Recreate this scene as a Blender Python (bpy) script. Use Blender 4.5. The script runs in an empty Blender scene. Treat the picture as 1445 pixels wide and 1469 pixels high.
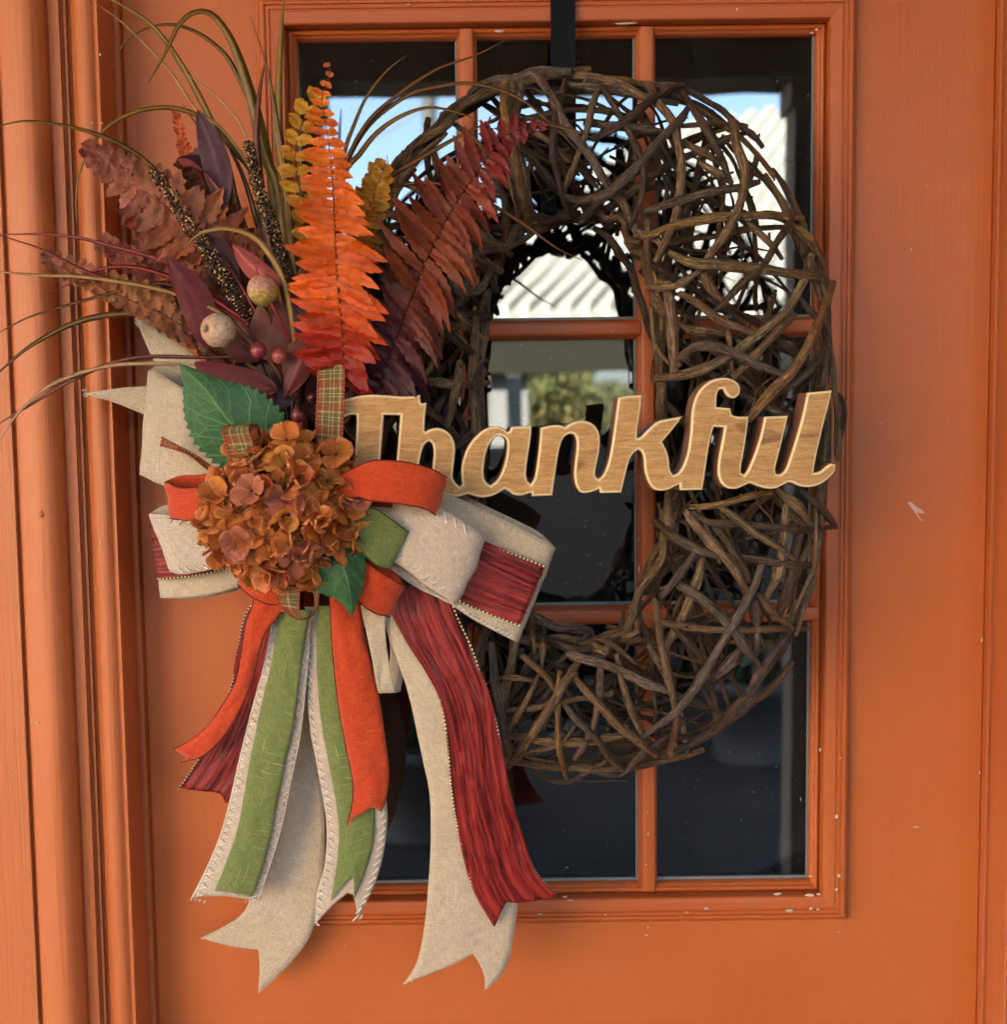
import bpy, math, random
import numpy as np
from mathutils import Vector, Matrix, noise as mnoise
R = random.Random(7)
rad = math.radians
scene = bpy.context.scene
COL = scene.collection

# ------------------------------------------------------------------ camera
CAM_Z, DIST, FPX = 1.55, 0.96, 1600.0
PITCH, ROLL = rad(4.3), rad(0.72)
CAMP = Vector((0, -DIST, CAM_Z))
FW = Vector((0, math.cos(PITCH), -math.sin(PITCH)))
UP0 = Vector((0, math.sin(PITCH), math.cos(PITCH)))
RT0 = Vector((1, 0, 0))
RT = RT0 * math.cos(ROLL) - UP0 * math.sin(ROLL)
UP = UP0 * math.cos(ROLL) + RT0 * math.sin(ROLL)
cd = bpy.data.cameras.new('camera')
cam = bpy.data.objects.new('camera', cd); COL.objects.link(cam)
m = Matrix((RT, UP, -FW)).transposed().to_4x4(); m.translation = CAMP
cam.matrix_world = m
cd.sensor_fit = 'HORIZONTAL'; cd.sensor_width = 36; cd.lens = FPX / 1445 * 36
cd.clip_start = 0.01; cd.clip_end = 400
cd.dof.use_dof = True; cd.dof.focus_distance = 0.87; cd.dof.aperture_fstop = 6.5
scene.camera = cam

# ------------------------------------------------------------------ light
SUN_EL, SUN_AZ = rad(42), rad(-22)      # the sun stands behind the house, the door is in open shade
w = bpy.data.worlds.new('World'); scene.world = w; w.use_nodes = True
wn = w.node_tree.nodes; wl = w.node_tree.links
bg = wn['Background']; sky = wn.new('ShaderNodeTexSky')
sky.sky_type = 'NISHITA'; sky.sun_disc = False
sky.sun_elevation = SUN_EL; sky.sun_rotation = SUN_AZ
sky.air_density = 1.0; sky.dust_density = 4.0; sky.ozone_density = 1.0
wl.new(sky.outputs[0], bg.inputs[0]); bg.inputs[1].default_value = 0.085
sl = bpy.data.lights.new('sun', 'SUN'); sl.energy = 5.0; sl.angle = rad(0.5); sl.color = (1, 0.935, 0.80)
so = bpy.data.objects.new('sun', sl); COL.objects.link(so)
sdir = Vector((math.sin(SUN_AZ) * math.cos(SUN_EL), math.cos(SUN_AZ) * math.cos(SUN_EL), math.sin(SUN_EL)))
so.rotation_euler = sdir.to_track_quat('Z', 'Y').to_euler(); so.location = (0, 8, 9)
vs = scene.view_settings
vs.view_transform = 'Standard'; vs.look = 'None'; vs.gamma = 1; vs.exposure = 3.92
scene.cycles.max_bounces = 8; scene.cycles.diffuse_bounces = 4; scene.cycles.glossy_bounces = 4
scene.cycles.transparent_max_bounces = 16
scene.cycles.sample_clamp_indirect = 4

# ------------------------------------------------------------------ helpers
def P(x, y, d=0.0):
    """point that lies d metres in front of the door face, found along the sight line of photo pixel x, y"""
    r = RT * ((x - 722.5) / FPX) + UP * (-(y - 734.5) / FPX) + FW
    t = (-d - CAMP.y) / r.y
    return CAMP + r * t
def PX(x, d=0.0): return P(x, 734, d).x
def PZ(y, d=0.0, x=800): return P(x, y, d).z

def lin(c):
    c /= 255.0
    return c / 12.92 if c <= 0.04045 else ((c + 0.055) / 1.055) ** 2.4
def rgb(r, g, b, k=0.74): return (min(lin(r) * k, .85), min(lin(g) * k, .85), min(lin(b) * k, .85), 1)
def mixc(a, b, t):
    t = max(0, min(1, t)); return tuple(a[i] * (1 - t) + b[i] * t for i in range(4))
def ramp(stops, t):
    if t <= stops[0][0]: return stops[0][1]
    for (a, ca), (b, cb) in zip(stops, stops[1:]):
        if t <= b: return mixc(ca, cb, (t - a) / (b - a))
    return stops[-1][1]
def vary(c, a=.12, rr=R):
    k = 1 + rr.uniform(-a, a)
    return (min(c[0] * k, .85), min(c[1] * k * (1 + rr.uniform(-a, a) * .6), .85), min(c[2] * k * (1 + rr.uniform(-a, a) * .6), .85), 1)

def empty(name, loc, label=None, cat=None, group=None):
    o = bpy.data.objects.new(name, None); COL.objects.link(o); o.location = loc; o.empty_display_size = .02
    tag(o, label, cat, group); return o
def tag(o, label=None, cat=None, group=None, kind=None):
    if label: o['label'] = label
    if cat: o['category'] = cat
    if group: o['group'] = group
    if kind: o['kind'] = kind
    return o
ROOTLOC = {}
def rootloc(o):
    v = Vector((0, 0, 0))
    while o is not None: v = v + o.location; o = o.parent
    return v
def obj(name, verts, faces, mat, parent=None, uv=None, col=None, smooth=True, mats=None, mi=None):
    off = rootloc(parent) if parent is not None else Vector((0, 0, 0))
    me = bpy.data.meshes.new(name)
    vv = [(v[0] - off.x, v[1] - off.y, v[2] - off.z) for v in verts]
    me.from_pydata(vv, [], faces)
    if uv is not None:
        ul = me.uv_layers.new(name='UV')
        li = np.empty(len(me.loops), dtype=np.int32); me.loops.foreach_get('vertex_index', li)
        ul.data.foreach_set('uv', np.asarray(uv, dtype=np.float32)[li].ravel())
    if col is not None:
        ca = me.color_attributes.new('Col', 'FLOAT_COLOR', 'POINT')
        ca.data.foreach_set('color', np.asarray(col, dtype=np.float32).ravel())
    for mm in (mats or [mat]): me.materials.append(mm)
    if mi is not None: me.polygons.foreach_set('material_index', np.asarray(mi, dtype=np.int32))
    me.polygons.foreach_set('use_smooth', np.full(len(me.polygons), bool(smooth)))
    me.update()
    o = bpy.data.objects.new(name, me); COL.objects.link(o)
    if parent is not None: o.parent = parent
    return o
class MB:
    def __init__(s): s.v = []; s.f = []; s.uv = []; s.c = []
    def add(s, v, f, uv=None, c=None):
        n = len(s.v); s.v += list(v); s.f += [tuple(i + n for i in q) for q in f]
        s.uv += list(uv) if uv is not None else [(0, 0)] * len(v)
        s.c += list(c) if c is not None else [(1, 1, 1, 1)] * len(v)
    def box(s, x0, x1, y0, y1, z0, z1):
        v = [(x, y, z) for x in (x0, x1) for y in (y0, y1) for z in (z0, z1)]
        s.add(v, [(0, 1, 3, 2), (4, 6, 7, 5), (0, 4, 5, 1), (2, 3, 7, 6), (0, 2, 6, 4), (1, 5, 7, 3)])
    def build(s, name, mat, parent=None, smooth=False, **k):
        return obj(name, s.v, s.f, mat, parent, uv=s.uv, col=s.c, smooth=smooth, **k)

def catmull(pts, n):
    """resample a list of equal-length tuples with n steps per span"""
    a = np.array(pts, dtype=float)
    if len(a) == 2:
        t = np.linspace(0, 1, n + 1)[:, None]; return a[0] * (1 - t) + a[1] * t
    q = np.vstack([2 * a[0] - a[1], a, 2 * a[-1] - a[-2]])
    out = []
    for i in range(1, len(q) - 2):
        p0, p1, p2, p3 = q[i - 1], q[i], q[i + 1], q[i + 2]
        for k in range(n):
            t = k / n
            out.append(.5 * ((2 * p1) + (-p0 + p2) * t + (2 * p0 - 5 * p1 + 4 * p2 - p3) * t * t + (-p0 + 3 * p1 - 3 * p2 + p3) * t ** 3))
    out.append(q[-2]); return np.array(out)
def resample(a, n):
    d = np.r_[0, np.cumsum(np.linalg.norm(np.diff(a, axis=0), axis=1))]
    t = np.linspace(0, d[-1], n)
    return np.stack([np.interp(t, d, a[:, k]) for k in range(a.shape[1])], 1)

def tube_data(pts, rfun, sides=7, knots=0.0, seed=0, cap=True):
    """pts: world points; returns verts, faces, uv"""
    a = np.array([tuple(p) for p in pts]); n = len(a)
    tan = np.gradient(a, axis=0); tan /= np.linalg.norm(tan, axis=1)[:, None] + 1e-12
    up = np.array([0.13, -1, 0.21]); up /= np.linalg.norm(up)
    if abs(tan[0] @ up) > .9: up = np.array([1., 0, 0])
    V, F, U = [], [], []; L = 0
    nrm = up - tan[0] * (up @ tan[0]); nrm /= np.linalg.norm(nrm)
    rr = random.Random(seed); ph = [rr.uniform(0, 6.28) for _ in range(4)]
    for i in range(n):
        nrm = nrm - tan[i] * (nrm @ tan[i]); nrm /= np.linalg.norm(nrm); b = np.cross(tan[i], nrm)
        if i: L += np.linalg.norm(a[i] - a[i - 1])
        r = rfun(i / (n - 1))
        for k in range(sides + 1):
            th = 2 * math.pi * (k % sides) / sides
            q = r * (1 + knots * (.5 * math.sin(2 * th + L * 60 + ph[0]) + .5 * math.sin(th * 3 + L * 130 + ph[1]) + .6 * math.sin(L * 95 + ph[2])))
            V.append(a[i] + (nrm * math.cos(th) + b * math.sin(th)) * q)
            U.append((k / sides * 2 * math.pi * .004 + seed * .37, L + seed * .11))
    s1 = sides + 1
    for i in range(n - 1):
        for k in range(sides):
            p = i * s1 + k; F.append((p, p + 1, p + s1 + 1, p + s1))
    if cap:
        for base, sg in ((0, -1), ((n - 1) * s1, 1)):
            c = len(V); i = 0 if sg < 0 else n - 1
            V.append(a[i] + tan[i] * sg * rfun(i / (n - 1)) * .35); U.append(U[base])
            for k in range(sides):
                F.append((base + k, c, base + k + 1) if sg > 0 else (base + k + 1, c, base + k))
    return [tuple(v) for v in V], F, U
def tube(name, pts, r, mat, parent=None, sides=7, knots=0, seed=0, color=None):
    rf = r if callable(r) else (lambda s: r)
    v, f, u = tube_data(pts, rf, sides, knots, seed)
    return obj(name, v, f, mat, parent, uv=u, col=[color] * len(v) if color else None)
def sphere_data(c, r, nu=10, nv=7, sq=(1, 1, 1)):
    V = [(c[0], c[1], c[2] + r * sq[2])]; F = []
    for j in range(1, nv):
        th = math.pi * j / nv
        for i in range(nu):
            ph = 2 * math.pi * i / nu
            V.append((c[0] + r * sq[0] * math.sin(th) * math.cos(ph), c[1] + r * sq[1] * math.sin(th) * math.sin(ph), c[2] + r * sq[2] * math.cos(th)))
    V.append((c[0], c[1], c[2] - r * sq[2]))
    for i in range(nu): F.append((0, 1 + i, 1 + (i + 1) % nu))
    for j in range(nv - 2):
        for i in range(nu):
            a = 1 + j * nu + i; b = 1 + j * nu + (i + 1) % nu; F.append((a, a + nu, b + nu, b))
    l = len(V) - 1
    for i in range(nu): F.append((l, l - nu + (i + 1) % nu, l - nu + i))
    return V, F

# ------------------------------------------------------------------ materials
class NT:
    def __init__(s, name):
        s.m = bpy.data.materials.new(name); s.m.use_nodes = True; s.t = s.m.node_tree
        s.b = s.t.nodes['Principled BSDF']; s.out = s.t.nodes['Material Output']
    def n(s, ty, **kw):
        x = s.t.nodes.new(ty)
        for k, v in kw.items(): setattr(x, k, v)
        return x
    def put(s, sock, v):
        if isinstance(v, bpy.types.NodeSocket): s.t.links.new(v, sock)
        elif v is not None: sock.default_value = v
    def math(s, op, a, b=None, c=None, clamp=False):
        x = s.n('ShaderNodeMath', operation=op); x.use_clamp = clamp
        s.put(x.inputs[0], a); s.put(x.inputs[1], b)
        if c is not None: s.put(x.inputs[2], c)
        return x.outputs[0]
    def mix(s, f, a, b, blend='MIX'):
        x = s.n('ShaderNodeMix', data_type='RGBA', blend_type=blend)
        s.put(x.inputs[0], f); s.put(x.inputs[6], a); s.put(x.inputs[7], b); return x.outputs[2]
    def coord(s, which='Object', scale=(1, 1, 1), rot=(0, 0, 0)):
        c = s.n('ShaderNodeTexCoord'); mp = s.n('ShaderNodeMapping')
        mp.inputs['Scale'].default_value = scale; mp.inputs['Rotation'].default_value = rot
        s.t.links.new(c.outputs[which], mp.inputs[0]); return mp.outputs[0]
    def noise(s, vec, scale=5, detail=4, rough=.5, dist=0, color=False):
        x = s.n('ShaderNodeTexNoise'); s.put(x.inputs['Vector'], vec); x.inputs['Scale'].default_value = scale
        x.inputs['Detail'].default_value = detail; x.inputs['Roughness'].default_value = rough; x.inputs['Distortion'].default_value = dist
        return x.outputs['Color' if color else 'Fac']
    def ramp(s, f, stops, interp='LINEAR'):
        x = s.n('ShaderNodeValToRGB'); s.put(x.inputs[0], f); e = x.color_ramp; e.interpolation = interp
        while len(e.elements) < len(stops): e.elements.new(.5)
        for el, (p, c) in zip(e.elements, stops):
            el.position = p; el.color = c if hasattr(c, '__len__') else (c, c, c, 1)
        return x.outputs[0]
    def smooth(s, f, a, b):
        x = s.n('ShaderNodeMapRange', interpolation_type='SMOOTHSTEP'); s.put(x.inputs[0], f)
        x.inputs[1].default_value = a; x.inputs[2].default_value = b; return x.outputs[0]
    def bump(s, h, dist=.001, strength=1, prev=None):
        x = s.n('ShaderNodeBump'); s.put(x.inputs['Height'], h); x.inputs['Distance'].default_value = dist
        x.inputs['Strength'].default_value = strength
        if prev is not None: s.put(x.inputs['Normal'], prev)
        return x.outputs[0]
    def fin(s, color=None, rough=None, normal=None, spec=None, **kw):
        s.put(s.b.inputs['Base Color'], color); s.put(s.b.inputs['Roughness'], rough); s.put(s.b.inputs['Normal'], normal)
        if spec is not None: s.b.inputs['Specular IOR Level'].default_value = spec
        for k, v in kw.items(): s.put(s.b.inputs[k], v)
        return s.m

def paint_mat(name, grain=(260, 260, 7), base=(212, 114, 54), k=.71, horiz=False, strength=.35):
    t = NT(name); g = t.coord('Object', grain); o = t.coord('Object')
    n1 = t.noise(g, 1, 5, .6); n2 = t.noise(o, 9, 4, .55); n3 = t.noise(o, 900, 2, .5); n4 = t.noise(o, 2.3, 3)
    a = rgb(*base, k=k); dark = (a[0] * .88, a[1] * .80, a[2] * .72, 1); lt = (min(a[0] * 1.06, 1), a[1] * 1.16, a[2] * 1.25, 1)
    c = t.mix(t.math('ADD', t.math('MULTIPLY', t.smooth(n2, .3, .7), .5), .5), dark, a); c = t.mix(t.math('MULTIPLY', t.smooth(n4, .4, .75), .5), c, lt)
    c = t.mix(t.math('MULTIPLY', t.smooth(n1, .58, .85), .12), c, tuple(x * .7 for x in a[:3]) + (1,))
    # tiny worn specks where the orange coat has flaked to the pale primer
    sp = t.noise(o, 240, 2, .4); sp2 = t.noise(o, 7, 2)
    f = t.math('MULTIPLY', t.smooth(sp, .80, .82), t.smooth(sp2, .52, .6))
    c = t.mix(f, c, (.62, .5, .42, 1))
    nb = t.bump(n1, .0009, strength); nb = t.bump(n3, .0003, .7, nb); nb = t.bump(n2, .002, .12, nb)
    r = t.math('ADD', t.math('MULTIPLY', n2, .2), .34)
    return t.fin(c, r, nb, spec=.45)
M_door = paint_mat('orange_door_paint', strength=.28)
M_vert = paint_mat('orange_trim_paint_upright', base=(211, 111, 54), strength=.6)
M_horz = paint_mat('orange_trim_paint_level', grain=(7, 260, 260), base=(208, 106, 48), strength=.6)
M_case = paint_mat('orange_casing_paint', base=(218, 126, 74), strength=.8)

def simple(name, c, rough=.5, bumps=None, spec=.5, metallic=0):
    t = NT(name); o = t.coord('Object'); n = t.noise(o, bumps or 300, 3)
    cc = t.mix(t.math('MULTIPLY', n, .5), c, tuple(x * .6 for x in c[:3]) + (1,))
    return t.fin(cc, rough, t.bump(n, .0004, .4), spec=spec, Metallic=metallic)
M_black = simple('black_powder_coated_steel', (.005, .006, .009, 1), .45, 700, spec=.1)
M_chip = simple('pale_primer_chip', rgb(232, 214, 200), .7)
M_dark = simple('dark_gasket_rubber', (.02, .012, .01, 1), .7)
M_tape = simple('grey_glazing_tape', rgb(150, 160, 160, .6), .5)

def glass_mat():
    t = NT('window_glass'); t.t.nodes.remove(t.b)
    fr = t.n('ShaderNodeFresnel'); fr.inputs[0].default_value = 2.35
    gl = t.n('ShaderNodeBsdfGlossy'); gl.inputs['Roughness'].default_value = 0.0; gl.inputs['Color'].default_value = (.93, .97, 1, 1)
    o = t.coord('Object'); nb = t.bump(t.noise(o, 5, 2), .003, .10)
    t.put(gl.inputs['Normal'], nb)
    tr = t.n('ShaderNodeBsdfTransparent'); tr.inputs[0].default_value = (.75, .8, .8, 1)
    mx = t.n('ShaderNodeMixShader'); t.put(mx.inputs[0], fr.outputs[0]); t.put(mx.inputs[1], tr.outputs[0]); t.put(mx.inputs[2], gl.outputs[0])
    # dust film and specks on the pane
    df = t.n('ShaderNodeBsdfDiffuse'); df.inputs[0].default_value = (.55, .56, .55, 1)
    sm = t.noise(t.coord('Object', (30, 30, 5), (0, rad(25), 0)), 1, 5, .65, 1.5)
    sp = t.math('ADD', t.math('MULTIPLY', t.smooth(t.noise(o, 330, 2, .4), .74, .78), .5), t.math('ADD', t.math('MULTIPLY', t.noise(o, 14, 5, .7), .006), t.math('MULTIPLY', t.smooth(sm, .5, .8), .012)))
    m2 = t.n('ShaderNodeMixShader'); t.put(m2.inputs[0], sp); t.put(m2.inputs[1], mx.outputs[0]); t.put(m2.inputs[2], df.outputs[0])
    t.put(t.out.inputs[0], m2.outputs[0]); return t.m
M_glass = glass_mat()

def leaf_mat(name='dyed_leaf', rough=.5, mottle=.5, scale=160, trans=.25, spec=.35):
    t = NT(name); a = t.n('ShaderNodeAttribute', attribute_name='Col'); o = t.coord('Object')
    n = t.noise(o, scale, 5, .6); n2 = t.noise(o, scale * 5, 2)
    c = t.mix(t.math('MULTIPLY', t.smooth(n, .42, .72), mottle), a.outputs['Color'], t.mix(1, a.outputs['Color'], (.45, .32, .3, 1), 'MULTIPLY'))
    nb = t.bump(n, .0007, .5); nb = t.bump(n2, .0003, .3, nb)
    t.fin(c, rough, nb, spec=spec)
    tl = t.n('ShaderNodeBsdfTranslucent'); t.put(tl.inputs[0], c)
    mx = t.n('ShaderNodeMixShader'); mx.inputs[0].default_value = trans
    t.put(mx.inputs[1], t.b.outputs[0]); t.put(mx.inputs[2], tl.outputs[0]); t.put(t.out.inputs[0], mx.outputs[0])
    return t.m
M_leaf = leaf_mat()
def petal_mat():
    t = NT('hydrangea_petal'); a = t.n('ShaderNodeAttribute', attribute_name='Col'); n = t.noise(t.coord('UV', (9, 1.3, 1)), 1, 4, .6); n2 = t.noise(t.coord('Object'), 900, 2)
    c = t.mix(t.math('MULTIPLY', t.smooth(n, .5, .72), .5), a.outputs['Color'], t.mix(1, a.outputs['Color'], (.55, .42, .36, 1), 'MULTIPLY'))
    nb = t.bump(n, .0011, .8, t.bump(n2, .0002, .4)); t.fin(c, .58, nb, spec=.25)
    tl = t.n('ShaderNodeBsdfTranslucent'); t.put(tl.inputs[0], c); mx = t.n('ShaderNodeMixShader'); mx.inputs[0].default_value = .3
    t.put(mx.inputs[1], t.b.outputs[0]); t.put(mx.inputs[2], tl.outputs[0]); t.put(t.out.inputs[0], mx.outputs[0]); return t.m
M_petal = petal_mat()
M_grass = leaf_mat('grass_blade_plastic', .38, .45, 90, .15, .5)
M_fruit = leaf_mat('dyed_fruit_skin', .33, .45, 320, .0, .5)

def veined_leaf(name, base, vein, dark):
    """UV: u 0..1 from base to tip, v -1..1 across"""
    t = NT(name); uv = t.n('ShaderNodeTexCoord').outputs['UV']; sp = t.n('ShaderNodeSeparateXYZ'); t.put(sp.inputs[0], uv)
    o = t.coord('Object'); wob = t.math('MULTIPLY', t.math('SUBTRACT', t.noise(o, 45, 2), .5), .1)
    u = t.math('ADD', sp.outputs[0], wob); v = t.math('ABSOLUTE', sp.outputs[1])
    mid = t.smooth(v, .045, .012)
    ph = t.math('FRACT', t.math('SUBTRACT', t.math('MULTIPLY', u, 6.0), t.math('MULTIPLY', t.math('POWER', v, .8), 2.2)))
    side = t.smooth(t.math('ABSOLUTE', t.math('SUBTRACT', ph, .5)), .06, .015)
    vo = t.n('ShaderNodeTexVoronoi', feature='DISTANCE_TO_EDGE'); t.put(vo.inputs['Vector'], o); vo.inputs['Scale'].default_value = 105
    net = t.smooth(vo.outputs[0], .07, .01)
    f = t.math('MAXIMUM', mid, t.math('MAXIMUM', t.math('MULTIPLY', side, .8), t.math('MULTIPLY', net, .4)))
    c = t.mix(t.noise(o, 40, 3), dark, base); c = t.mix(t.math('MULTIPLY', f, .4), c, vein)
    n = t.noise(o, 700, 3)
    return t.fin(c, .5, t.bump(n, .0003, .3, t.bump(f, .0008, .6)), spec=.35)
M_green = veined_leaf('green_hydrangea_leaf', rgb(62, 118, 70), rgb(140, 185, 125), rgb(38, 84, 50))

def bark_mat():
    t = NT('grapevine_bark'); g = t.coord('UV', (900, 55, 1)); g2 = t.coord('UV', (1600, 160, 1)); a = t.n('ShaderNodeAttribute', attribute_name='Col'); o = t.coord('Object')
    n1 = t.noise(g, 1, 6, .65, .6); n2 = t.noise(g2, 1, 4, .6); n3 = t.noise(o, 35, 4); n4 = t.noise(o, 130, 4, .7)
    tint = t.mix(t.smooth(n3, .35, .7), a.outputs['Color'], t.mix(1, a.outputs['Color'], (1.35, 1.5, 1.65, 1), 'MULTIPLY'))
    c = t.mix(t.smooth(n1, .42, .58), t.mix(1, tint, (.20, .17, .15, 1), 'MULTIPLY'), tint)
    c = t.mix(t.math('MULTIPLY', t.smooth(n2, .53, .64), .6), c, t.mix(1, tint, (2.5, 2.4, 2.35, 1), 'MULTIPLY'))  # pale grain streaks, strengthened as painted highlights on the canes
    c = t.mix(t.math('MULTIPLY', t.smooth(n4, .55, .7), .45), c, t.mix(1, tint, (.5, .42, .36, 1), 'MULTIPLY'))
    nb = t.bump(n1, .0032, 1); nb = t.bump(n2, .0007, .8, nb); nb = t.bump(n4, .0012, .6, nb)
    return t.fin(c, .48, nb, spec=.5)
M_bark = bark_mat()

def fabric(name, base, thread, slub=.5, fu=1500, burlap=False, rough=.85, sheen=.25):
    t = NT(name); a = t.noise(t.coord('UV', (fu, fu * .13, 1)), 1, 3, .6); b = t.noise(t.coord('UV', (fu * .13, fu, 1)), 1, 3, .6)
    o = t.coord('Object'); big = t.noise(o, 25, 3)
    f = t.math('MULTIPLY', t.math('ADD', a, b), .5)
    c = t.mix(t.smooth(f, .36, .64), tuple(x * .62 for x in base[:3]) + (1,), base)
    la = t.noise(t.coord('UV', (fu * .8, fu * .022, 1)), 1, 2, .5); lb = t.noise(t.coord('UV', (fu * .022, fu * .8, 1)), 1, 2, .5)
    sl = t.math('MAXIMUM', t.math('MULTIPLY', t.math('MAXIMUM', t.smooth(a, .67, .76), t.smooth(b, .67, .76)), .7), t.math('MAXIMUM', t.smooth(la, .66, .72), t.smooth(lb, .66, .72)))
    c = t.mix(t.math('MULTIPLY', sl, slub), c, thread)
    c = t.mix(t.math('MULTIPLY', big, .10), c, tuple(x * .7 for x in base[:3]) + (1,))
    h = f
    if burlap:
        uv = t.n('ShaderNodeTexCoord').outputs['UV']; sp = t.n('ShaderNodeSeparateXYZ'); t.put(sp.inputs[0], uv)
        k = 2 * math.pi / .0016
        wx = t.math('SINE', t.math('MULTIPLY', sp.outputs[0], k)); wy = t.math('SINE', t.math('MULTIPLY', sp.outputs[1], k))
        wv = t.math('MULTIPLY', wx, wy); w01 = t.smooth(wv, -.75, .75)
        c = t.mix(t.math('MULTIPLY', t.math('SUBTRACT', 1, w01), .5), c, tuple(x * .42 for x in base[:3]) + (1,))
        h = t.math('ADD', f, t.math('MULTIPLY', w01, .8))
    nb = t.bump(h, .0006, .7)
    return t.fin(c, rough, nb, spec=.2, **{'Sheen Weight': sheen, 'Sheen Roughness': .5})
M_burlap = fabric('natural_burlap', rgb(230, 212, 184, .93), rgb(250, 242, 224, .93), .6, 1100, True)
M_cream = fabric('oatmeal_linen', rgb(212, 196, 178, .93), rgb(246, 238, 226, .93), .45, 1300)
M_orange = fabric('rust_orange_linen', rgb(220, 80, 38, .8), rgb(238, 128, 84, .8), .4, 1300)
M_greenf = fabric('moss_green_linen', rgb(132, 148, 84, .82), rgb(196, 204, 146, .82), .6, 1200)
M_darkedge = simple('dark_rust_edge_thread', rgb(110, 30, 18), .8, 900)
M_greenedge = simple('dark_green_edge_thread', rgb(74, 92, 40), .8, 900)
M_thread = simple('cream_stitch_thread', rgb(252, 244, 230, 1), .8, 1200)

def satin_mat():
    t = NT('burgundy_crinkle_satin')
    a = t.noise(t.coord('UV', (210, 11, 1)), 1, 4, .6, 1.2); b = t.noise(t.coord('UV', (620, 30, 1)), 1, 3, .6, .6)
    c = t.mix(t.smooth(a, .35, .65), rgb(98, 18, 22, .85), rgb(170, 50, 46, .85)); c = t.mix(t.math('MULTIPLY', t.smooth(b, .5, .8), .4), c, rgb(206, 84, 76))
    nb = t.bump(a, .0042, .9); nb = t.bump(b, .0012, .6, nb)
    return t.fin(c, .4, nb, spec=.5)
M_satin = satin_mat()
def goldcord():
    t = NT('gold_and_brown_edge_cord'); uv = t.n('ShaderNodeTexCoord').outputs['UV']; sp = t.n('ShaderNodeSeparateXYZ'); t.put(sp.inputs[0], uv)
    s = t.math('SINE', t.math('MULTIPLY', sp.outputs[1], 2 * math.pi / .0032))
    c = t.mix(t.smooth(s, -.2, .3), rgb(60, 20, 16), rgb(255, 232, 186, 1))
    return t.fin(c, .4, None, spec=.6)
M_gold = goldcord()
def redcord():
    t = NT('red_and_cream_edge_cord'); uv = t.n('ShaderNodeTexCoord').outputs['UV']; sp = t.n('ShaderNodeSeparateXYZ'); t.put(sp.inputs[0], uv)
    s = t.math('SINE', t.math('MULTIPLY', sp.outputs[1], 2 * math.pi / .0026))
    return t.fin(t.mix(t.smooth(s, -.2, .3), rgb(150, 40, 24), rgb(214, 120, 80)), .6)
M_redcord = redcord()
def plaid():
    t = NT('olive_red_cream_plaid'); uv = t.n('ShaderNodeTexCoord').outputs['UV']; sp = t.n('ShaderNodeSeparateXYZ'); t.put(sp.inputs[0], uv)
    W = .020
    u = t.math('DIVIDE', sp.outputs[0], W); v = t.math('FRACT', t.math('DIVIDE', sp.outputs[1], .017))
    ol, rd, cr, tn = rgb(120, 112, 58), rgb(168, 76, 44), rgb(236, 216, 172), rgb(196, 168, 110)
    def stripes(x):
        return t.ramp(x, [(0, rd), (.16, rd), (.2, cr), (.235, ol), (.4, ol), (.43, cr), (.46, ol), (.53, ol), (.56, cr), (.59, ol), (.74, tn), (.8, cr), (.83, rd), (1, rd)], 'CONSTANT')
    c = t.mix(.5, stripes(u), stripes(v)); n = t.noise(t.coord('UV', (1500, 100, 1)), 1, 2); n2 = t.noise(t.coord('UV', (100, 1500, 1)), 1, 2)
    f = t.math('ADD', n, n2); c = t.mix(t.math('MULTIPLY', t.smooth(f, 1.15, .8), .5), c, (.1, .06, .03, 1))
    return t.fin(c, .75, t.bump(f, .0006, .7), spec=.3)
M_plaid = plaid()

def wood_face():
    t = NT('mango_wood_face'); o = t.coord('Object', (55, 55, 560), (0, rad(8), 0)); o2 = t.coord('Object', (18, 18, 60)); o3 = t.coord('Object', (330, 330, 1500), (0, rad(8), 0))
    n1 = t.noise(o, 1, 5, .65, .8); n2 = t.noise(o2, 1, 4, .6, .8); n3 = t.noise(o3, 1, 3, .6)
    a, b, c3 = rgb(222, 178, 120, .82), rgb(188, 140, 86, .82), rgb(104, 66, 38)
    c = t.mix(t.smooth(n1, .32, .66), b, a); c = t.mix(t.math('MULTIPLY', t.smooth(n2, .45, .72), .6), c, b)
    c = t.mix(t.math('MULTIPLY', t.smooth(n3, .58, .70), .6), c, c3)
    k = t.noise(t.coord('Object', (14, 14, 60)), 1, 3, .5, 1.0); c = t.mix(t.math('MULTIPLY', t.smooth(k, .60, .74), .55), c, rgb(84, 54, 36))
    return t.fin(c, .6, t.bump(n3, .0006, .6), spec=.25)
M_wood = wood_face()
M_woodedge = simple('raw_pale_wood_edge', rgb(250, 220, 170, .95), .6, 500)
M_woodside = simple('dark_stained_wood_side', rgb(156, 106, 78), .55, 400)
# ================================================================== SETTING
ZT, ZB = 2.04, 0.012             # door leaf top and bottom
def struct(o): o['kind'] = 'structure'; return o
g = MB(); g.box(-60, 60, -90, .6, -.3, -.15)
t = NT('asphalt'); o_ = t.coord('Object'); n_ = t.noise(o_, 3, 6)
M_asph = t.fin(t.mix(n_, (.016, .016, .015, 1), (.045, .042, .038, 1)), .95, t.bump(t.noise(o_, 120, 3), .004), spec=.05)
struct(g.build('ground', M_asph))
t = NT('porch_concrete'); o_ = t.coord('Object'); n_ = t.noise(o_, 6, 6)
M_conc = t.fin(t.mix(n_, (.24, .16, .11, 1), (.34, .24, .17, 1)), .8, t.bump(t.noise(o_, 90, 3), .002))
g = MB(); g.box(-3.2, 3.2, -2.3, .0, -.15, 0); struct(g.build('porch_floor', M_conc))
t = NT('porch_ceiling_boards'); M_ceil = t.fin((.20, .16, .13, 1), .6)
t = NT('brown_beam_paint'); M_beam = t.fin((.17, .155, .13, 1), .8)
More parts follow.
